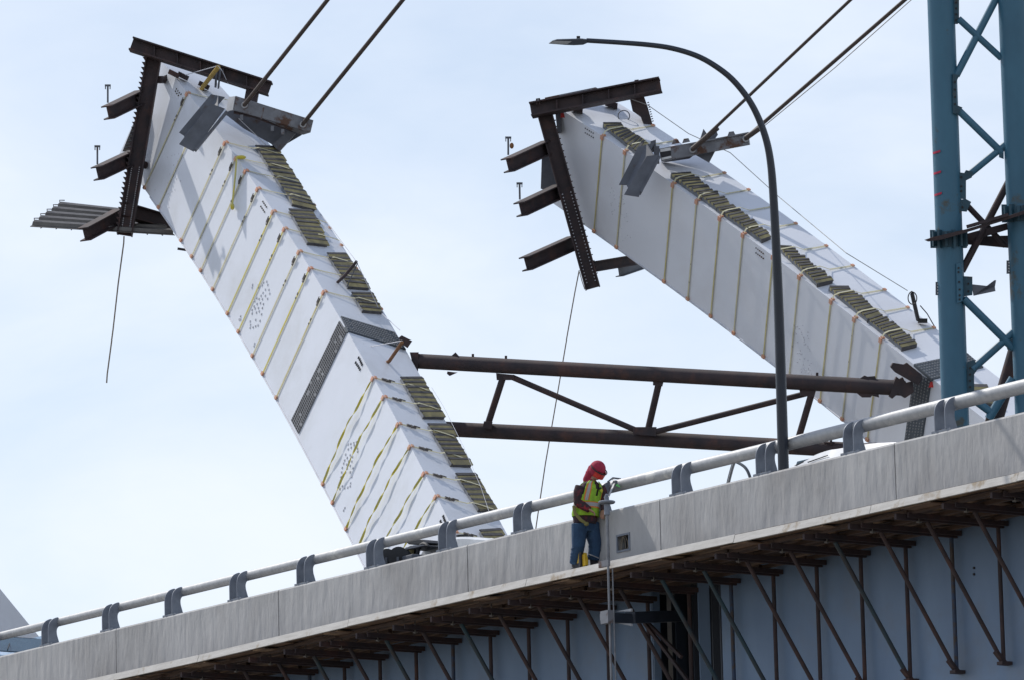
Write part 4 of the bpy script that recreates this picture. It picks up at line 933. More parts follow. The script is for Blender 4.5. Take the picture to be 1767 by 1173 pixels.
q = MB(); q.obox(P(624, 595, c1 - .08), IMR * .05, IMU * .04, FW * .04); tag(q.build('shackle', 'black_rubber'), 'small black shackle on the left pylon just under the dark grating', 'shackle')
wire('stay wire from the top of the yellow arm at the left pylon head', [(320, 130, c2 - .6), (376, 114, c2 - 1.3), (383, 122, c2 - 1.3), (394, 145, c2 - .4)], .009, 'stud_white')
q = MB(); q.bar(P(374, 118, c2 - 1.2), P(372, 150, c2 - .4), .05, .06, FW); q.bar(P(380, 120, c2 - 1.2), P(377, 152, c2 - .4), .04, .06, FW); tag(q.build('stay_bar', 'slate_steel'), 'short slate bars hanging beside the yellow arm at the left pylon head', 'stay bar')

# ------------------------------------------------------------------ strut truss between the pylons
t0 = dep_at(LP, 'N', 712, 615); dL0 = t0 + .1; dR0 = dep_at(RP, 'F', 1578, 690) - .5
tr = thing('strut_truss', 'long dark brown tubular truss spanning between the two white pylons', 'truss', P(1140, 760, (dL0 + dR0) / 2))
dx = lambda x: dL0 + (dR0 - dL0) * (x - 712) / (1575 - 712)
q = MB(); q.tube([P(715, 622, dx(715)), P(1560, 669, dx(1560))], .165, 24); q.build('upper_tube', 'weathered_steel', tr, smooth=True)
q = MB(); q.tube([P(700, 736, dx(700) + .3), P(1112, 756, dx(1112) + .3), P(1470, 776, dx(1470)+.1)], .165, 24); q.tube([P(1440, 772, dx(1440)), P(1512, 768, dx(1512))], .07, 10); q.build('lower_tube', 'weathered_steel', tr, smooth=True)
def cone(parent, x, y, dx_, pts, th=.12):
    q = MB(); q.prism([P(a, b, dx(a) - th / 2) for a, b in pts], FW * th); q.build('gusset_plate', 'weathered_steel', parent)
for pts in ([(707, 607), (722, 607), (721, 640), (714, 636)], [(779, 613), (786, 607), (794, 616), (791, 620), (776, 620)], [(772, 640), (790, 642), (787, 643), (776, 648), (771, 644)], [(856, 643), (888, 646), (886, 655), (857, 655)], [(1127, 657), (1145, 658), (1143, 666), (1127, 664)], [(835, 726), (850, 727), (848, 740), (833, 737)], [(1094, 736), (1133, 736), (1132, 752), (1092, 748)], [(1380, 672), (1408, 673), (1405, 684), (1382, 682)],
            [(1484, 652), (1492, 647), (1497, 649), (1510, 648), (1513, 656), (1484, 658)], [(1477, 676), (1516, 678), (1517, 685), (1505, 682), (1502, 685), (1488, 685)], [(1544, 655), (1547, 649), (1552, 653), (1558, 650), (1563, 660), (1575, 657), (1577, 676), (1562, 686), (1550, 678), (1540, 687), (1535, 683)]): cone(tr, 0, 0, 0, pts, .36 if pts[0][0] in (1544, 707) else .14)
for a, b, r in (((868, 650), (842, 731), .075), ((884, 650), (1094, 740), .065), ((1137, 660), (1119, 738), .075), ((1132, 744), (1392, 678), .065), ((1400, 680), (1373, 772), .075)):
    q = MB(); q.tube([P(*a, dx(a[0])), P(*b, dx(b[0]) + .15)], r, 10); q.build('web_member', 'weathered_steel', tr, smooth=True)
for x in (816, 873, 1410):
    q = MB(); y = 618 + (x - 712) * .0545; q.bar(P(x, y - 8, dx(x)), P(x, y - 14, dx(x)), .05, .04); q.build('lug', 'weathered_steel', tr)
q = MB(); p = [P(x, y, dx(1560) - .4) for x, y in ((1537, 632), (1541, 625), (1560, 628), (1565, 625), (1590, 645), (1592, 652), (1585, 664), (1545, 641))]; q.prism(p, FW * .3); q.build('landing_bracket', 'weathered_steel', tr)
q = MB(); q.prism([P(x, y, dx(700) - .25) for x, y in ((688, 583), (693, 579), (711, 588), (703, 600), (694, 594))], FW * .25); q.build('landing_bracket', 'weathered_steel', tr)
q = MB(); q.bar(P(1420, 756, dx(1420)), P(1452, 752, dx(1450)), .1, .05); q.bar(P(1424, 758, dx(1420)), P(1424, 765, dx(1450)), .04, .04); q.bar(P(1434, 758, dx(1420)), P(1434, 765, dx(1450)), .05, .05); q.build('bracket_plate', 'weathered_steel', tr)

# ------------------------------------------------------------------ teal temporary tower
DT = 94.0
tw = thing('lattice_tower', 'teal painted temporary tower of round columns and tube bracing at the right edge', 'tower', P(1690, 700, DT) * 1)
tw.location.z = 0
W_ = lambda x, y, dd=0: P(x, y, DT + dd)
c1a, c1b = W_(1623.5, 0), W_(1648, 700)
def vcol(pa, pb, r, dd=0, m='teal_paint', name='column'):
    d = (pa - pb).normalized(); top = pb + d * 16; bot = pb - d * ((pb.z) / d.z)
    q = MB(); q.tube([bot, top], r, 32); q.build(name, m, tw, smooth=True); return d
vcol(W_(1623.5, 0), W_(1648, 700), .225)
vcol(W_(1747, 0), W_(1776, 700), .24, -.0)
vcol(W_(1800, 0, 3.0), W_(1829, 700, 3.0), .24)
def tt(a, b, r, m='teal_paint', da=0, db=0, name='brace_tube'):
    q = MB(); q.tube([W_(*a, da), W_(*b, db)], r, 12); q.build(name, m, tw, smooth=True)
tt((1718, 0), (1650, 131), .062, db=-.1); tt((1654, 33), (1728, 101), .055, da=-.1); tt((1651, 188), (1729, 264), .06, da=-.15); tt((1674, 300), (1735, 250), .06)
tt((1666, 352), (1735, 425), .05, 'weathered_steel', .2, .2); tt((1740, 315), (1660, 468), .06, 'weathered_steel', .3, 0); tt((1663, 516), (1748, 600), .065, da=-.15); tt((1678, 636), (1750, 572), .065, da=-.05)
tt((1682, 690), (1716, 715), .065); tt((1706, 722), (1748, 652), .075); tt((1755, 595), (1712, 745), .13, 'weathered_steel', .9, .9); tt((1700, 760), (1706, 720), .05, 'joist_timber', .6, .6)
tt((1718, 0), (1790, -130), .062); tt((1654, -40), (1728, -110), .055)
def tp(pts, dd, th=.03, m='teal_dark', name='gusset_plate', bolts=()):
    q = MB(); q.prism([W_(x, y, dd) for x, y in pts], FW * th); o = q.build(name, m, tw)
    if bolts:
        q = MB()
        for x, y in bolts: q.tube([W_(x, y, dd), W_(x, y, dd - .02)], .018, 6)
        q.build('bolt', 'black_rubber', o)
tp([(1646, -5), (1655, -5), (1655, 33), (1653, 42), (1646, 42)], -.1, bolts=[(1650, 5), (1650, 15), (1650, 25), (1650, 35)])
tp([(1644, 128), (1656, 130), (1650, 142), (1651, 182), (1661, 186), (1653, 197), (1644, 196)], -.22, bolts=[(1648, 142), (1648, 155), (1648, 168), (1648, 180)])
tp([(1655, 298), (1664, 299), (1667, 294), (1679, 297), (1677, 307), (1667, 312), (1667, 345), (1655, 343)], -.1, bolts=[(1659, 306), (1659, 322), (1659, 330)])
tp([(1657, 345), (1667, 344), (1676, 349), (1668, 366), (1658, 365)], -.1, bolts=[(1661, 358)])
tp([(1650, 455), (1658, 455), (1661, 478), (1661, 520), (1651, 524)], -.24, m='teal_paint', bolts=[(1654, 463), (1654, 470), (1655, 487), (1656, 500), (1656, 510), (1656, 517)])
tp([(1661, 477), (1678, 478), (1678, 510), (1663, 512)], -.1, bolts=[(1671, 490), (1671, 503)])
tp([(1676, 491), (1704, 494), (1717, 495), (1719, 484), (1716, 484), (1716, 494), (1718, 503), (1680, 511)], -.08, m='slate_steel', name='jack_bracket')
tp([(1669, 624), (1680, 620), (1690, 632), (1681, 645), (1681, 676), (1669, 678)], -.1, bolts=[(1674, 634), (1674, 645), (1674, 656), (1674, 667)])
tp([(1737, 588), (1748, 584), (1748, 606), (1738, 602)], -.05); tp([(1724, 258), (1732, 254), (1732, 275), (1724, 272)], -.05)
for x0, y0 in ((1614.5, 487), (1737, 450)):
    tp([(x0, y0), (x0 + 8, y0), (x0 + 8, y0 + 23), (x0, y0 + 23)], -.05, m='slate_steel', name='perforated_tab')
    q = MB()
    for i in range(4): q.tube([W_(x0 + 4, y0 + 4 + 5 * i, -.052), W_(x0 + 4, y0 + 4 + 5 * i, -.06)], .012, 6)
    q.build('tab_hole', 'label_white', tw)
# collars: stacked ribs round the columns
for cx, cy, rr in ((1637.5, 413, .245), (1762.5, 369, .26)):
    ax = (W_(1623.5, 0) - W_(1648, 700)).normalized(); c = W_(cx, cy)
    q = MB(); q.tube([c - ax * .13, c + ax * .13], rr, 24); q.build('collar', 'teal_dark', tw, smooth=True)
    for k in range(14):
        a = 2 * math.pi * k / 14; rd = RT * math.cos(a) + ax.cross(RT) * math.sin(a)
        q = MB(); q.obox(c + rd * (rr + .025), rd * .04, ax.cross(rd) * .022, ax * (.15 if k % 2 else .12)); q.build('collar_rib', 'teal_dark', tw)
# brown platform channels
for pts, dd, nm in (([(1597, 414), (1612, 409), (1680, 393), (1767, 364), (1800, 353), (1800, 359), (1767, 370), (1680, 398), (1625, 414), (1604, 417)], -.5, 'ring_channel'), ([(1625, 416), (1690, 398), (1742, 384), (1742, 396), (1690, 412), (1640, 422)], .1, 'ring_channel'),
                    ([(1668, 405), (1700, 408), (1740, 407), (1741, 428), (1700, 424), (1668, 422)], .5, 'ring_beam')):
    q = MB(); q.prism([W_(x, y, dd) for x, y in pts], FW * .3); q.build(nm, 'weathered_steel', tw)
q = MB(); q.bar(W_(1650, 404, -.3), W_(1745, 375, -.3), .05, .04); q.bar(W_(1668, 392, -.52), W_(1740, 371, -.52), .05, .05); q.build('ring_channel', 'weathered_steel', tw)
for y in (264, 299.5, 336.5):
    q = MB(); pts = []
    for i in range(6):
        x = 1609.5 + (y - 264) * .035 + i * 2.6; cxx = 1623.5 + y * .035; off = (x - cxx) / 24
        dd = -.225 * math.sqrt(max(0, 1 - off * off)) - .006; pts.append(W_(x, y - i * .8 + 1, dd))
    q.ribbon(pts, UPV * .035, -FW, .004); q.build('spray_mark', 'red_spray', tw)

# ------------------------------------------------------------------ street lamp
sL, zL = onb(1352, 803, 0); lb = B(sL, -.65, ZDECK)
_, _, dLp = proj(lb)
lp = thing('street_lamp', 'tall dark curved street lamp pole with flat head reaching left over the bridge', 'street lamp', lb)
xs = [(1354.5, 880), (1352, 805), (1349.5, 720), (1346, 600), (1342.5, 500), (1339, 420), (1334, 330), (1330, 283), (1323, 245), (1310, 207), (1291, 171), (1263, 137), (1232, 113), (1200, 96), (1160, 84), (1120, 78), (1070, 74), (1012, 70.5)]
pts = curve([P(x, y, dLp) for x, y in xs], 4); rr = list(np.interp(range(len(pts)), [0, 8, 20, 28, 40, 52, len(pts) - 1], [.085, .083, .068, .058, .048, .042, .036]))
q = MB(); q.tube([lb] + pts[2:], [rr[0]] + rr[2:], 18); q.build('pole', 'lamp_paint', lp, smooth=True)
hx = [(947, 75), (953, 70.5), (961, 68), (1003, 66.8), (1012, 67.8), (1013, 74), (1006, 77), (990, 77.8), (975, 77.2), (960, 76)]
q = MB(); q.loft([[P(x, y + dz, dLp + dd) for x, y in hx] for dd, dz in ((-.16, 1), (-.1, 0), (.1, 0), (.16, 1))]); hd = q.build('lamp_head', 'lamp_paint', lp)
q = MB(); q.prism([P(x, y, dLp - .165) for x, y in ((948, 75.4), (956, 70.8), (987, 71.8), (979, 76.8), (960, 76.4))], -FW * .006); q.build('lens', 'lens_grey', hd)
q = MB(); q.tube([P(998, 67, dLp), P(998, 62.8, dLp)], .028, 10); q.build('photocell', 'black_rubber', hd)
q = MB(); q.tube([lb, lb + ZZ * .05], .2, 16); q.build('base_flange', 'lamp_paint', lp, smooth=True)
# ------------------------------------------------------------------ vehicles on the deck (mostly hidden behind the parapet)
def car(s, n, direc, paint, lbl, height=1.5, length=4.6, width=1.85, hood=1.15, belt=.93):
    org = B(s, n, ZDECK); fx_ = US * direc; sy = NN
    t = thing('parked_car', lbl, 'car', org)
    def C3(x, y, z): return org + fx_ * x + sy * y + ZZ * z
    h = height; L = length / 2
    low = [(-L, .35), (-L + .05, .25), (L - .1, .25), (L, .4), (L - .02, .62), (L - .15, belt * .8), (L - hood, belt - .03), (L - hood - .1, belt), (-L + .3, belt + .02), (-L, belt - .1)]
    q = MB(); w = width / 2
    q.loft([[C3(x * .985, y, z * .985) for x, z in low] if abs(y) > w * .95 else [C3(x, y, z) for x, z in low] for y in (-w, -w * .94, 0, w * .94, w)]); body = q.build('body', paint, t, smooth=True)
    A = L - hood - .05; cab = [(A, belt, 1), (A - .75, h - .04, .80), (A - 1.1, h, .78), (-L + .9, h - .02, .78), (-L + .35, .95, .95)]
    q = MB()
    pil = [(A - .72, h - .05), (A - 1.05, h), (-L + 1.0, h - .02), (-L + .75, h - .09)]
    q.loft([[C3(x, y, z + (0 if abs(y) < .6 else -.03)) for x, z in pil] for y in (-w * .80, -w * .6, 0, w * .6, w * .80)]); roof = q.build('roof', paint, t, smooth=True)
    for sg in (-1, 1):
        for x0, z0, x1, z1, nm in ((A, belt, A - .74, h - .05, 'pillar'), (-L + .4, belt, -L + .8, h - .06, 'pillar'), (.1, belt, .05, h - .05, 'pillar')):
            q = MB(); q.bar(C3(x0, sg * w * .93, z0), C3(x1, sg * w * .79, z1), .06, .07, fx_); q.build(nm, paint, t)
        q = MB(); q.prism([C3(A - .08, sg * w * .915, belt + .01), C3(A - .76, sg * w * .785, h - .07), (C3(-L + .85, sg * w * .785, h - .07)), C3(-L + .5, sg * w * .915, belt + .01)], sy * -sg * .01); q.build('side_window', 'car_glass', t)
        q = MB(); q.bar(C3(A - .74, sg * w * .80, h - .03), C3(-L + .8, sg * w * .80, h - .04), .06, .09); q.build('roof_edge', paint, t)
        for x in (L - .85, -L + .85):
            q = MB(); q.tube([C3(x, sg * (w - .22), .33), C3(x, sg * (w + .005), .33)], .33, 24); wh = q.build('wheel', 'black_rubber', t, smooth=True)
            q = MB(); q.tube([C3(x, sg * (w + .0), .33), C3(x, sg * (w + .012), .33)], .2, 16); q.build('rim', 'chrome', wh, smooth=True)
        q = MB(); q.obox(C3(L - .08, sg * w * .72, .68), fx_ * .06, sy * .17, ZZ * .06); q.build('headlight', 'lamp_clear', t)
        q = MB(); q.obox(C3(-L + .03, sg * w * .78, .75), fx_ * .05, sy * .13, ZZ * .07); q.build('tail_light', 'lamp_red', t)
        q = MB(); q.obox(C3(A - .25, sg * (w + .08), 1.0), fx_ * .05, sy * .09, ZZ * .07); q.build('wing_mirror', paint, t)
    q = MB(); q.prism([C3(A + .01, -w * .86, belt), C3(A + .01, w * .86, belt), C3(A - .72, w * .74, h - .055), C3(A - .72, -w * .74, h - .055)], fx_ * -.01 + ZZ * -.01); q.build('windscreen', 'car_glass', t)
    q = MB(); q.prism([C3(-L + .38, -w * .86, belt), C3(-L + .38, w * .86, belt), C3(-L + .8, w * .74, h - .08), C3(-L + .8, -w * .74, h - .08)], fx_ * .01); q.build('rear_window', 'car_glass', t)
    for sg in (-1, 1):
        q = MB(); q.tube([C3(A + .1, sg * .35 + .2, belt + .02), C3(A - .35, sg * .35 - .1, belt + .2)], .012, 5); q.build('wiper', 'black_rubber', t)
    return t, C3
# teal-glass car at the far left
sl0 = onb(20, 1120)[0]
sc_, zc_ = onb(58, 1084, -2.6)
h1 = zc_ - ZDECK
car(sc_ - 1.3, -2.6, 1, 'car_blue', 'pale blue car with dark teal glass behind the left end of the parapet', height=h1, length=4.7, belt=h1 - .44)
# white van right of the lamp pole
def bzz(x, y, n): s, z = onb(x, y, n); return B(s, n, z)
nv = -2.0
van = thing('parked_van', 'white van with only its rounded roof showing over the parapet right of the lamp pole', 'van', bzz(1440, 900, nv)); van.location.z = (B0 + ZZ * ZDECK).z
tp_ = curve([bzz(x, y, nv) for x, y in ((1350, 845), (1358, 815), (1367, 803), (1384, 796), (1408, 783.5), (1430, 776), (1446, 773.5), (1490, 766), (1525, 763), (1560, 765), (1590, 790))], 3)
gz_ = (B0 + ZZ * ZDECK).z
prof_v = tp_ + [Vector((tp_[-1].x, tp_[-1].y, gz_ + .3)), Vector((tp_[0].x, tp_[0].y, gz_ + .3))]
cen_ = sum(prof_v, Vector()) / len(prof_v)
q = MB(); q.loft([[cen_ + (p - cen_) * k_ - NN * w_ for p in prof_v] for w_, k_ in ((0, 1), (.001, 1))]) if 0 else q.loft([[p - NN * w_ - (ZZ * dz_ if i_ < len(tp_) else ZZ * 0) for i_, p in enumerate(prof_v)] for w_, dz_ in ((-.22, .34), (-.12, .18), (0, .0), (.9, -.02), (1.75, 0), (1.9, .3))]); vb = q.build('body', 'car_white', van, smooth=True)
q = MB(); q.prism([bzz(x, y, nv + .10) for x, y in ((1370, 803), (1386, 794.8), (1386.5, 796.5), (1374, 803))], -NN * .01); q.build('trim', 'black_rubber', van)
q = MB(); q.prism([bzz(x, y, nv + .10) for x, y in ((1393, 796), (1428, 784), (1428, 785.2), (1394, 797.6))], -NN * .01); q.build('trim', 'black_rubber', van)
for f_ in (.2, .8):
    c = prof_v[-1].lerp(prof_v[-2], f_); c.z = gz_ + .33
    for w_ in (-.02, 1.65):
        q = MB(); q.tube([c - NN * w_, c - NN * (w_ + .2)], .33, 20); q.build('wheel', 'black_rubber', van, smooth=True)
q = MB(); q.prism([prof_v[-1].lerp(prof_v[-2], f_) + ZZ * z_ + NN * .01 for f_, z_ in ((.05, .62), (.3, .62), (.3, .95), (.12, .95))], -NN * .01); q.build('side_window', 'car_glass', van)
# car door frame standing behind the parapet
zz = lambda x, y: B(onb(x, y, -.95)[0], -.95, onb(x, y, -.95)[1])
dcx = zz(1276, 850); cg = thing('car_door', 'open grey car door frame standing up behind the parapet left of the lamp pole', 'car door', Vector((dcx.x, dcx.y, gz_)))
dp = curve([zz(x, y) for x, y in ((1253, 850), (1257.5, 826), (1266, 797.5), (1272, 797), (1284, 804), (1291, 814), (1296, 830), (1298, 850))], 4)
q = MB(); q.tube(dp, .024, 8); dr_ = q.build('window_frame', 'car_grey', cg, smooth=True)
q = MB(); q.tube([p + NN * .02 + US * .05 for p in dp[3:11]], .022, 6); q.build('window_seal', 'lens_grey', dr_, smooth=True)
a, b = zz(1253, 850), zz(1298, 850); q = MB(); q.prism([a, b, Vector((b.x, b.y, gz_ + .05)), Vector((a.x, a.y, gz_ + .05))], NN * .07); q.build('door_panel', 'car_grey', cg)
q = MB(); q.bar(a.lerp(b, .15) - ZZ * .1 + NN * .08, a.lerp(b, .4) - ZZ * .1 + NN * .08, .03, .03); q.build('handle', 'chrome', cg)

# base of another pylon far left
pb = thing('bridge_pylon', 'small white sloping pylon edge behind the car at the far left edge', 'pylon', P(20, 1150, 118))
q = MB(); pts = [P(x, y, d) for x, y, d in ((-60, 945, 121), (-60, 1300, 117), (240, 1300, 117))]; pts = [P(x, y, 119 + .014 * x) for x, y in ((-400, 545), (0, 1015), (58, 1086), (240, 1305), (-100, 1305), (-560, 800))]
q.prism(pts, FW * 1.5 - RT * 1.5); q.build('shell', 'white_paint', pb)

# ------------------------------------------------------------------ equipment behind the parapet
def bz(x, y, n): s, z = onb(x, y, n); return B(s, n, z)
SC = lambda n: 1 / 103.0
for j, (x, y, r) in enumerate(((657, 965, 10), (671, 963, 13), (691, 962, 15))):
    n = -1.1; c = bz(x, y, n); R_ = r * 1.25 / 103
    base = Vector((c.x, c.y, (B0 + ZZ * ZDECK).z)); st = thing('cable_reel', ['smallest leftmost black cable reel behind the parapet', 'middle black cable reel behind the parapet', 'largest black cable reel next to the generator behind the parapet'][j], 'cable reel', base, 'cable reels behind the parapet')
    ax = (NN * .75 + US * .6).normalized()
    for k in (-1, 1):
        q = MB(); q.tube([c + ax * (.10 * k), c + ax * (.10 * k + .02)], R_, 24); q.build('flange', 'black_rubber', st, smooth=True)
    q = MB(); q.tube([c - ax * .1, c + ax * .1], R_ * .6, 16); q.build('cable_drum', 'wire_grey', st, smooth=True)
    q = MB()
    for k in (-.14, .14): q.bar(c + ax * k, Vector((c.x, c.y, base.z)) + ax * k, .04, .04, ax)
    q.bar(base - ax * .2 + ZZ * .02, base + ax * .2 + ZZ * .02, .3, .04); q.build('stand', 'slate_steel', st)
n = -1.3; c = bz(716, 934, n); gz = (B0 + ZZ * ZDECK).z
gn = thing('generator', 'black machine with angled lid and beige cylinder standing behind the parapet', 'generator', Vector((c.x, c.y, gz)))
q = MB(); q.prism([bz(x, y, n) for x, y in ((700, 934), (712, 929.5), (727, 930), (733, 935), (731, 938), (705, 938.5))], -NN * .5); q.build('lid', 'black_rubber', gn, bevel=.01)
q = MB(); q.prism([bz(x, y, n + .1) for x, y in ((697, 946), (708, 941), (725, 939), (732, 940), (720, 943), (699, 947.5))], -NN * .6); q.build('hood', 'slate_steel', gn)
q = MB(); q.tube([bz(707, 962, n), bz(707, 944, n)], .075, 14); q.build('cylinder', 'tread_tan', gn, smooth=True)
q = MB(); q.tube([bz(699, 962, n), bz(698, 949, n)], .05, 8); q.tube([bz(715, 962, n - .1), bz(716, 946, n - .1)], .05, 8)
a = bz(730, 958, n); q.tube([a + US * .02 + (US * math.cos(t) * .19 + ZZ * math.sin(t) * .2) for t in np.linspace(.6, 3.4, 12)], .035, 8); q.build('hose', 'black_rubber', gn, smooth=True)
cc = Vector((c.x, c.y, 0)); q = MB(); q.obox(Vector((c.x, c.y, (gz + bz(716, 960, n).z) / 2)), US * .28, NN * .25, ZZ * (bz(716, 960, n).z - gz) / 2); q.build('machine_body', 'slate_steel', gn, bevel=.02)
n = -1.6; c = bz(780, 950, n)
tk = thing('white_tank', 'white rounded tank with black round cap standing behind the parapet beside the generator', 'tank', Vector((c.x, c.y, gz)))
q = MB(); prf = curve([bz(x, y, n) for x, y in ((722, 990), (724, 960), (730, 946), (742, 936), (760, 929), (790, 925), (822, 926), (845, 930), (870, 950), (872, 990))], 4)
q.loft([[p - NN * dd - ZZ * dz for p in prf] for dd, dz in ((0, .04), (.06, 0), (.8, 0), (.86, .04))]); q.build('shell', 'car_white', tk, smooth=True)
q = MB(); q.prism([bz(728, 990, n), bz(868, 990, n), Vector((*bz(868, 990, n).xy, gz)), Vector((*bz(728, 990, n).xy, gz))], -NN * .8); q.build('skid', 'slate_steel', tk)
q = MB(); q.tube([bz(798, 927, n - .3), bz(798, 922.5, n - .3)], .11, 20); q.build('cap', 'black_rubber', tk, smooth=True)

# ------------------------------------------------------------------ worker
mat('skin', (0.42, 0.24, 0.17), (0.38, 0.20, 0.14), rough=0.6, scale=30)
mat('jeans', (0.030, 0.075, 0.150), (0.020, 0.050, 0.105), rough=0.9, scale=7, c3=(0.07, 0.13, 0.21), s3=5, lo3=.55, hi3=.75, bump=.02, bscale=14)
mat('plaid_dark', (0.030, 0.022, 0.028), (0.06, 0.03, 0.035), rough=0.9, scale=16, c3=(0.12, 0.03, 0.04), s3=11, lo3=.54, hi3=.62, bump=.01, bscale=20)
mat('red_cloth', (0.40, 0.028, 0.065), (0.27, 0.016, 0.045), rough=0.85, scale=12, bump=.012, bscale=18)
mat('hi_vis', (0.33, 0.58, 0.03), (0.22, 0.40, 0.03), rough=0.75, scale=10, bump=.012, bscale=16)
mat('plaid_red', (0.26, 0.02, 0.03), (0.04, 0.02, 0.025), rough=.9, scale=14, lo=.45, hi=.55)
mat('hi_vis_yellow', (0.62, 0.62, 0.05), rough=.75)
mat('silver_tape', (0.42, 0.42, 0.42), rough=0.45); mat('orange_tape', (0.75, 0.22, 0.03), rough=0.6)
mat('red_visor', (0.62, 0.045, 0.03), (0.5, 0.03, 0.025), rough=0.18, scale=20)
mat('olive_strap', (0.22, 0.20, 0.07), rough=0.9); mat('boot_black', (0.02, 0.02, 0.025), rough=0.7); mat('eye_white', (0.7, 0.7, 0.7), rough=0.4); mat('hair_brown', (0.06, 0.035, 0.02), rough=0.8)
SPX = 109.0
base_s = onb(1000, 978, .24)[0]; WB = B(base_s, .22, FZ(base_s) + .006)
_, _, DWk = proj(WB)
def K(x, y, dy=0.0): return P(x, y, DWk + dy)
fac = Vector((.74, -.67, 0)); lat = Vector((-fac.y, fac.x, 0)); # lat = his left
person = thing('person', 'worker in red hood, goggles, lime vest and blue jeans standing outside the parapet', 'person', WB)
def remesh(mb, name, m, parent, vox, sm=6, loc=None):
    me = mb.mesh('tmp'); o = bpy.data.objects.new('tmp', me); col.objects.link(o)
    r = o.modifiers.new('r', 'REMESH'); r.mode = 'VOXEL'; r.voxel_size = vox; r.use_smooth_shade = True
    s = o.modifiers.new('s', 'SMOOTH'); s.factor = .5; s.iterations = sm
    dg = bpy.context.evaluated_depsgraph_get(); ev = o.evaluated_get(dg); m2 = bpy.data.meshes.new_from_object(ev)
    bpy.data.objects.remove(o); w0 = wloc(parent)
    for v in m2.vertices: v.co = v.co - w0
    m2.materials.clear(); m2.materials.append(MAT[m]); m2.shade_smooth(); m2.name = name
    ob = bpy.data.objects.new(name, m2); col.objects.link(ob); ob.parent = parent; return ob
def ring(c, a, b, ra, rb, n=20, tilt=None):
    return [c + a * (ra * math.cos(2 * math.pi * k / n)) + b * (rb * math.sin(2 * math.pi * k / n)) for k in range(n)]
# key joints
pel = K(1010, 902, .0); che = K(1016, 858, 0); nek = K(1021, 832, -.02); hd = K(1031, 813, -.08)
hipR, kneR, ankR = K(1000, 908, -.08), K(998, 942, -.12), K(993, 970, -.06)
hipL, kneL, ankL = K(1020, 908, .08), K(1027, 938, .0), K(1024, 963, .02)
shR, elR, wrR, haR = K(999, 839, -.15), K(997, 866, -.16), K(1016, 878, -.26), K(1026, 884, -.30)
shL, elL, wrL, haL = K(1037, 840, .12), K(1044, 864, .05), K(1041, 880, -.06), K(1039, 888, -.12)
HF = (K(1044, 832, -.5) - K(1029, 810, -.06)); HF = (RT * .66 - FW * .52 - UPV * .66).normalized(); HU = (UPV - HF * UPV.dot(HF)).normalized(); HS = HF.cross(HU).normalized()
bd = MB()
bd.loft([ring(pel, lat, fac, .15, .11), ring(pel.lerp(che, .5), lat, fac, .14, .10), ring(che, lat, fac, .16, .11), ring(nek - UPV * .03, lat, fac, .12, .08), ring(nek + UPV * .01, lat, fac, .06, .06), ring(hd - HU * .05, lat, fac, .055, .06)])
bd.ball(hd, HS * .078, HF * .10, HU * .12, 20, 14)
bd.ball(hd - HU * .07 + HF * .045, HS * .048, HF * .05, HU * .05, 14, 10)          # jaw and chin
bd.prism([hd + HF * .09 + HU * .015 - HS * .010, hd + HF * .09 + HU * .015 + HS * .010, hd + HF * .118 - HU * .035 + HS * .016, hd + HF * .118 - HU * .035 - HS * .016], HF * -.04)   # nose
for sg in (-1, 1): bd.ball(hd + HS * sg * .078 - HF * .01, HS * .012, HF * .02, HU * .032, 8, 6)
bd.ball(hd - HU * .055 + HF * .092, HS * .026, HF * .01, HU * .007, 8, 6)       # lips
for a, b, c in ((hipR, kneR, ankR), (hipL, kneL, ankL)): bd.tube([a, a.lerp(b, .5), b, b.lerp(c, .4), c], [.085, .075, .055, .055, .038], 12)
for a, b, c, h in ((shR, elR, wrR, haR), (shL, elL, wrL, haL)):
    bd.tube([a, a.lerp(b, .5), b, b.lerp(c, .4), c], [.055, .048, .040, .038, .027], 10)
def hand(mb, wr, ha, side):
    d = (ha - wr).normalized(); pn = (FW * -.3 - UPV * .8 + d * 0); pn = (pn - d * pn.dot(d)).normalized(); sd = d.cross(pn).normalized() * side
    palm = wr + d * .05; mb.obox(palm, d * .045, sd * .038, pn * .014)
    for i, (o, ln) in enumerate(((-.030, .065), (-.010, .075), (.011, .070), (.030, .055))):
        a = wr + d * .09 + sd * o; b = a + d * ln * .45 + pn * .006; c = b + (d * .55 + pn * .8).normalized() * ln * .35; e = c + (pn * .9 + d * .1).normalized() * ln * .3
        mb.tube([a - d * .02, a, b, c, e], [.010, .010, .009, .0085, .007], 8)
    a = wr + d * .035 - sd * .036; b = a - sd * .025 + d * .03; c = b + d * .03 + pn * .015; mb.tube([a + sd * .02, a, b, c], [.012, .012, .011, .009], 8)
hand(bd, wrR, haR, 1); hand(bd, wrL, haL, -1)
remesh(bd, 'body', 'skin', person, .0075, 2)
for sg in (-1, 1):
    q = MB(); q.ball(hd + HS * .032 * sg + HF * .086 + HU * .008, HS * .013, HF * .013, HU * .011, 10, 8); q.build('eye', 'eye_white', person, smooth=True)
# jeans
jn = MB()
jn.loft([ring(pel - UPV * .14, lat, fac, .185, .135), ring(pel, lat, fac, .185, .14), ring(pel + UPV * .08, lat, fac, .175, .13)])
def leg(mb, a, b, c, dirn):
    q1 = a.lerp(b, .5); 
    pts = [a + UPV * .05, q1, b, b.lerp(c, .35), b.lerp(c, .7), c - UPV * .02]; mb.tube(pts, [.130, .120, .104, .100, .096, .098], 16)
    for k, (f, r) in enumerate(((.15, .108), (.45, .104), (.62, .102), (.8, .104), (.93, .107))):
        p = b.lerp(c, f); mb.ball(p + Vector((random.uniform(-.012, .012), 0, 0)), lat * r, fac * r, UPV * .022, 12, 6)
leg(jn, hipR, kneR, ankR, 0); leg(jn, hipL, kneL, ankL, 0)
remesh(jn, 'jeans', 'jeans', person, .012, 3)
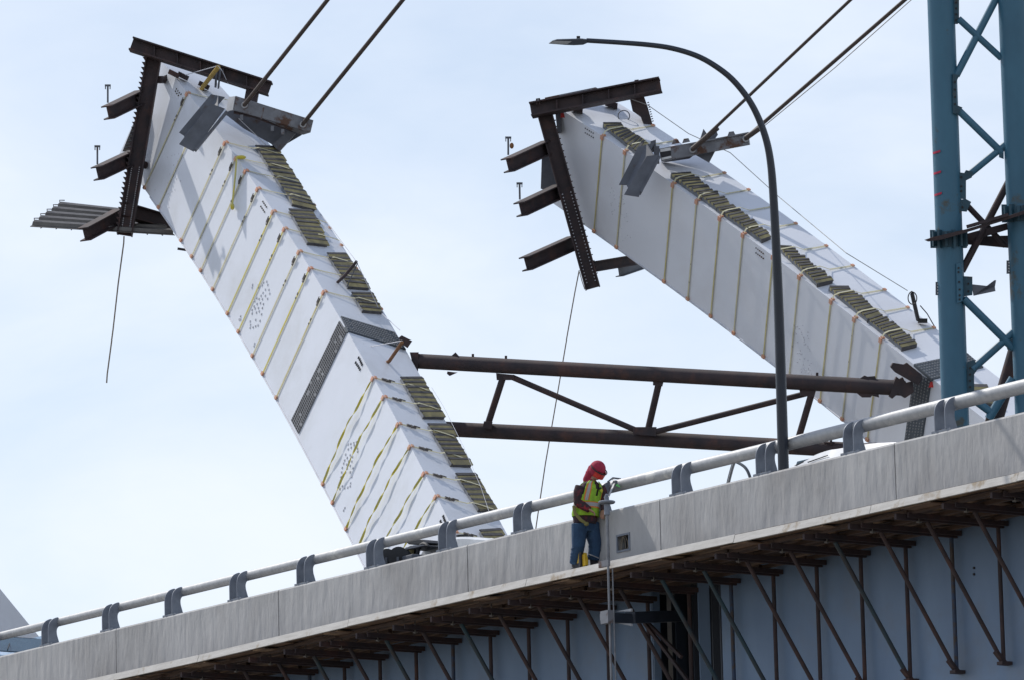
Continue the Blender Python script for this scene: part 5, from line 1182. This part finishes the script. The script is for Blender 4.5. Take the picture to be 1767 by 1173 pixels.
# boots
def boot(an, d, m):
    q = MB(); s_ = d.cross(ZZ); f = Vector((an.x, an.y, WB.z)) 
    q.tube([f + ZZ * .16, f + ZZ * .06, f + ZZ * .05 + d * .05], [.062, .062, .06], 12); q.ball(f + d * .10 + ZZ * .05, d * .14, s_ * .055, ZZ * .05, 14, 8); q.obox(f + d * .07 + ZZ * .012, d * .155, s_ * .052, ZZ * .012)
    return remesh(q, 'boot', m, person, .009, 3)
boot(ankR, Vector((.5, -.85, 0)).normalized(), 'boot_black'); boot(ankL, Vector((.98, -.2, 0)), 'boot_black')
# jacket
jk = MB()
cs = [(K(1010, 904), .21, .165), (K(1009, 892), .215, .17), (K(1011, 876), .205, .16), (K(1015, 858), .215, .16), (K(1019, 843), .225, .145), (K(1020, 835), .18, .11), (K(1021, 829), .075, .075)]
jk.loft([ring(c, lat, fac, a, b, 24) for c, a, b in cs])
jk.tube([shR + UPV * .01 + lat * .03, shR.lerp(elR, .35), shR.lerp(elR, .7), elR, elR.lerp(wrR, .5), wrR], [.082, .084, .075, .07, .058, .046], 14)
jk.tube([shL + UPV * .01 - lat * .03, shL.lerp(elL, .35), shL.lerp(elL, .7), elL, elL.lerp(wrL, .5), wrL], [.08, .080, .072, .068, .056, .046], 14)
for p in (elR, elR.lerp(shR, .25), elR.lerp(wrR, .3)): jk.ball(p, lat * .075, fac * .072, UPV * .02, 10, 6)
remesh(jk, 'jacket', 'plaid_dark', person, .011, 3)
q = MB(); q.tube([elR.lerp(wrR, .15), elR.lerp(wrR, .55), wrR + (wrR - elR).normalized() * .01], [.078, .066, .052], 14); q.build('sleeve_cuff', 'plaid_red', person, smooth=True)
# vest: lofted shell with armholes and V neck
NV, MV = 56, 30
vc = [(K(1010.5, 891), .226, .182), (K(1010, 886), .228, .184), (K(1011.5, 874), .22, .176), (K(1015, 857), .228, .172), (K(1018.5, 845), .228, .162), (K(1020, 836), .185, .128), (K(1021, 831), .12, .10)]
def vring(f, off=0.0):
    x = f * (len(vc) - 1); i = min(int(x), len(vc) - 2); g_ = x - i
    c = vc[i][0].lerp(vc[i + 1][0], g_); a = vc[i][1] * (1 - g_) + vc[i + 1][1] * g_ + off; b = vc[i][2] * (1 - g_) + vc[i + 1][2] * g_ + off
    return [c + lat * (a * math.cos(2 * math.pi * k / NV) * (1 + .012 * math.sin(5 * k + f * 9))) + fac * (b * math.sin(2 * math.pi * k / NV) * (1 + .015 * math.sin(3 * k + f * 7))) for k in range(NV)]
def vskip(i, k):
    f = i / MV; an = 2 * math.pi * (k + .5) / NV      # front at 90 degrees, his left at 0, right at 180
    fr = abs(an - math.pi / 2)
    if f > .52 and (abs(an) < .42 or abs(an - 2 * math.pi) < .42 or abs(an - math.pi) < .42): return True
    if f > .42 and fr < (f - .42) * .75: return True
    return False
q = MB(); q.loft([vring(i / MV) for i in range(MV + 1)], caps=False, skip=vskip); vest = q.build('safety_vest', 'hi_vis', person, smooth=True)
sm_ = vest.modifiers.new('thickness', 'SOLIDIFY'); sm_.thickness = .012; sm_.offset = 1
def vband(cond, off, m, nm='reflective_stripe'):
    q = MB(); q.loft([vring(i / 60, off) for i in range(61)], caps=False, skip=lambda i, k: not cond(i / 60, 2 * math.pi * (k + .5) / NV) or vskip(int(i / 2), k)); q.build(nm, m, vest)
vband(lambda f, a: .30 < f < .37, .016, 'silver_tape'); vband(lambda f, a: .28 < f < .301 or .369 < f < .39, .0145, 'orange_tape')
for cen in (math.pi / 2 + .78, math.pi / 2 - .78, 3 * math.pi / 2 + .7, 3 * math.pi / 2 - .7):
    vband(lambda f, a: f > .40 and abs(a - cen) < .10, .016, 'silver_tape'); vband(lambda f, a: f > .40 and .10 <= abs(a - cen) < .22, .0145, 'orange_tape')
for cx_, cy_, mm in ((1021, 848, 'hi_vis_yellow'), (1038, 846, 'hi_vis_yellow'), (1020, 852, 'boot_black'), (1036, 842, 'boot_black')):
    q = MB(); q.ball(K(cx_, cy_, -.17 if cx_ < 1030 else -.10), lat * .03, fac * .012, UPV * (.03 if mm != 'boot_black' else .02), 8, 6); q.build('pocket', mm, vest)
# hood, goggles, band
q = MB(); hc = hd + HU * .012 - HF * .008
def hskip(i, k): return False
rings_ = []
for i in range(15):
    ph = -math.pi / 2 + math.pi * i / 14
    rings_.append([hc - HF * (.112 * math.sin(ph) * -1) * -1 + HS * (.100 * math.cos(ph) + .004) * math.cos(2 * math.pi * k / 24) + HU * (.125 * math.cos(ph) + .004) * math.sin(2 * math.pi * k / 24) for k in range(24)])
hq = MB()
# back shell of the hood: ellipsoid cut open at the face
hq.ball(hc - HF * .018 + HU * .02, HS * .126, HF * .136, HU * .140, 24, 16)
for k_ in range(7): hq.tube([hd - HF * .09 + HU * (.10 - .02 * k_) + HS * (.05 * math.cos(k_ * 2.1)), hd - HF * .13 + HU * (.02 - .03 * k_) + HS * (.08 * math.sin(k_ * 1.7))], [.03, .024], 6)
hq.tube([hd - HF * .085 - HU * .01, nek - fac * .09 + UPV * .045, nek - fac * .085 - UPV * .015], [.095, .08, .065], 14)
hq.tube([nek + UPV * .035 - fac * .02, nek + UPV * .0], [.085, .105], 14)
o = remesh(hq, 'hood', 'red_cloth', person, .009, 5)
me = o.data; bm = bmesh.new(); bm.from_mesh(me); w0 = wloc(o)
fc = hd + HF * .10 - HU * .055
dele = [f for f in bm.faces if ((f.calc_center_median() + w0) - hd).dot(HF) > .020 and ((f.calc_center_median() + w0) - hd).dot(HU) < .055 and abs(((f.calc_center_median() + w0) - hd).dot(HS)) < .095]
bmesh.ops.delete(bm, geom=dele, context='FACES'); bm.to_mesh(me); bm.free()
s_ = o.modifiers.new('thickness', 'SOLIDIFY'); s_.thickness = .008
q = MB(); arc = [(HF * math.cos(a) * .145 + HS * math.sin(a) * .118) for a in np.linspace(-1.35, 1.35, 18)]
q.loft([[hd + v * 1.0 + HU * z for v in arc] + [hd + v * .93 + HU * z for v in arc[::-1]] for z in (.050, -.052)]); q.build('goggles', 'red_visor', person, smooth=True)
q = MB(); arc = [(HF * math.cos(a) * .150 + HS * math.sin(a) * .142) for a in np.linspace(-2.6, 2.6, 30)]
q.loft([[hd + v + HU * z for v in arc] + [hd + v * .95 + HU * z for v in arc[::-1]] for z in (.062, .044)]); q.build('goggle_band', 'boot_black', person, smooth=True)
q = MB(); q.tube([K(990, 872, -.2), K(992, 884, -.24), K(1002, 896, -.28), K(1011, 902, -.27)], [.026, .028, .028, .022], 8); q.ball(K(1012, 903, -.27), RT * .04, UPV * .035, FW * .03); q.build('tool_strap', 'olive_strap', person, smooth=True)
q = MB(); q.tube([K(1014, 955, -.12), K(1022, 957.5, -.14), K(1033, 962, -.1)], .008, 6); q.build('ankle_tie', 'silver_tape', person)
# yellow tool on the ledge
sy_ = onb(1002, 972, .36)[0]; yb = B(sy_, .33, FZ(sy_) + .006)
yt = thing('tool_case', 'bright yellow tool case with black grip standing at the worker\'s feet', 'tool case', yb)
q = MB(); q.loft([[yb + ZZ * z + US * (x + o_) + NN * y for x, y in ((-w_2, -.05), (w_2, -.05), (w_2, .05), (-w_2, .05))] for z, w_2, o_ in ((0, .12, -.02), (.05, .10, 0), (.12, .085, .02), (.19, .06, .02), (.24, .05, .02))]); q.build('case', 'hi_vis_yellow', yt, bevel=.012)
yt.children[0].data.materials[0] = MAT['mustard_bright'] if 'mustard_bright' in MAT else mat('mustard_bright', (.75, .47, .02), rough=.5)
q = MB(); q.bar(yb + ZZ * .0 + US * .05 + NN * .07, yb + ZZ * .24 + US * .06 + NN * .06, .05, .05, NN); q.build('grip', 'boot_black', yt)
q = MB(); q.bar(yb + ZZ * .02 + US * .13 + NN * .03, yb + ZZ * .20 + US * .11 + NN * .03, .07, .05, NN); q.build('side_pouch', 'hi_vis_yellow', yt)
yt.children[2].data.materials[0] = MAT['mustard_bright']
# lanyard hooked over the rail
lan = thing('lanyard', 'pale green lanyard hooked over the guard rail and running down to the handwheel', 'lanyard', bz(1050, 862, .1))
sR_, _z = onb(1062, 832, RN); top = B(sR_, RN + .05, RZ + RR + .01)
q = MB(); q.ribbon([bz(1047, 864, .3), bz(1053, 850, .15), bz(1059, 836, -.1), bz(1062, 830, -.14), top], US * .045, NN, .008); q.build('webbing', 'silver_tape', lan)
q = MB(); q.tube([top + NN * .1 - ZZ * .05, top + ZZ * .02, top - NN * .1 + US * .08], .014, 6); q.obox(bz(1062, 833, -.13), US * .03, NN * .02, ZZ * .04); q.build('hook', 'slate_steel', lan)
q = MB(); q.prism([bz(1062, 837, -.12), bz(1066, 834, -.12), bz(1071, 840, -.12), bz(1064, 838, -.12)], NN * .01); 
mat('green_web', (.1, .45, .12), rough=.8); q.build('tail', 'green_web', lan)
for o in list(col.objects):
    if 'label' in o and o['label'] == '' : del o['label']
print('objects', len(bpy.data.objects), 'tris', sum(sum(len(p.vertices) - 2 for p in o.data.polygons) for o in bpy.data.objects if o.type == 'MESH'))
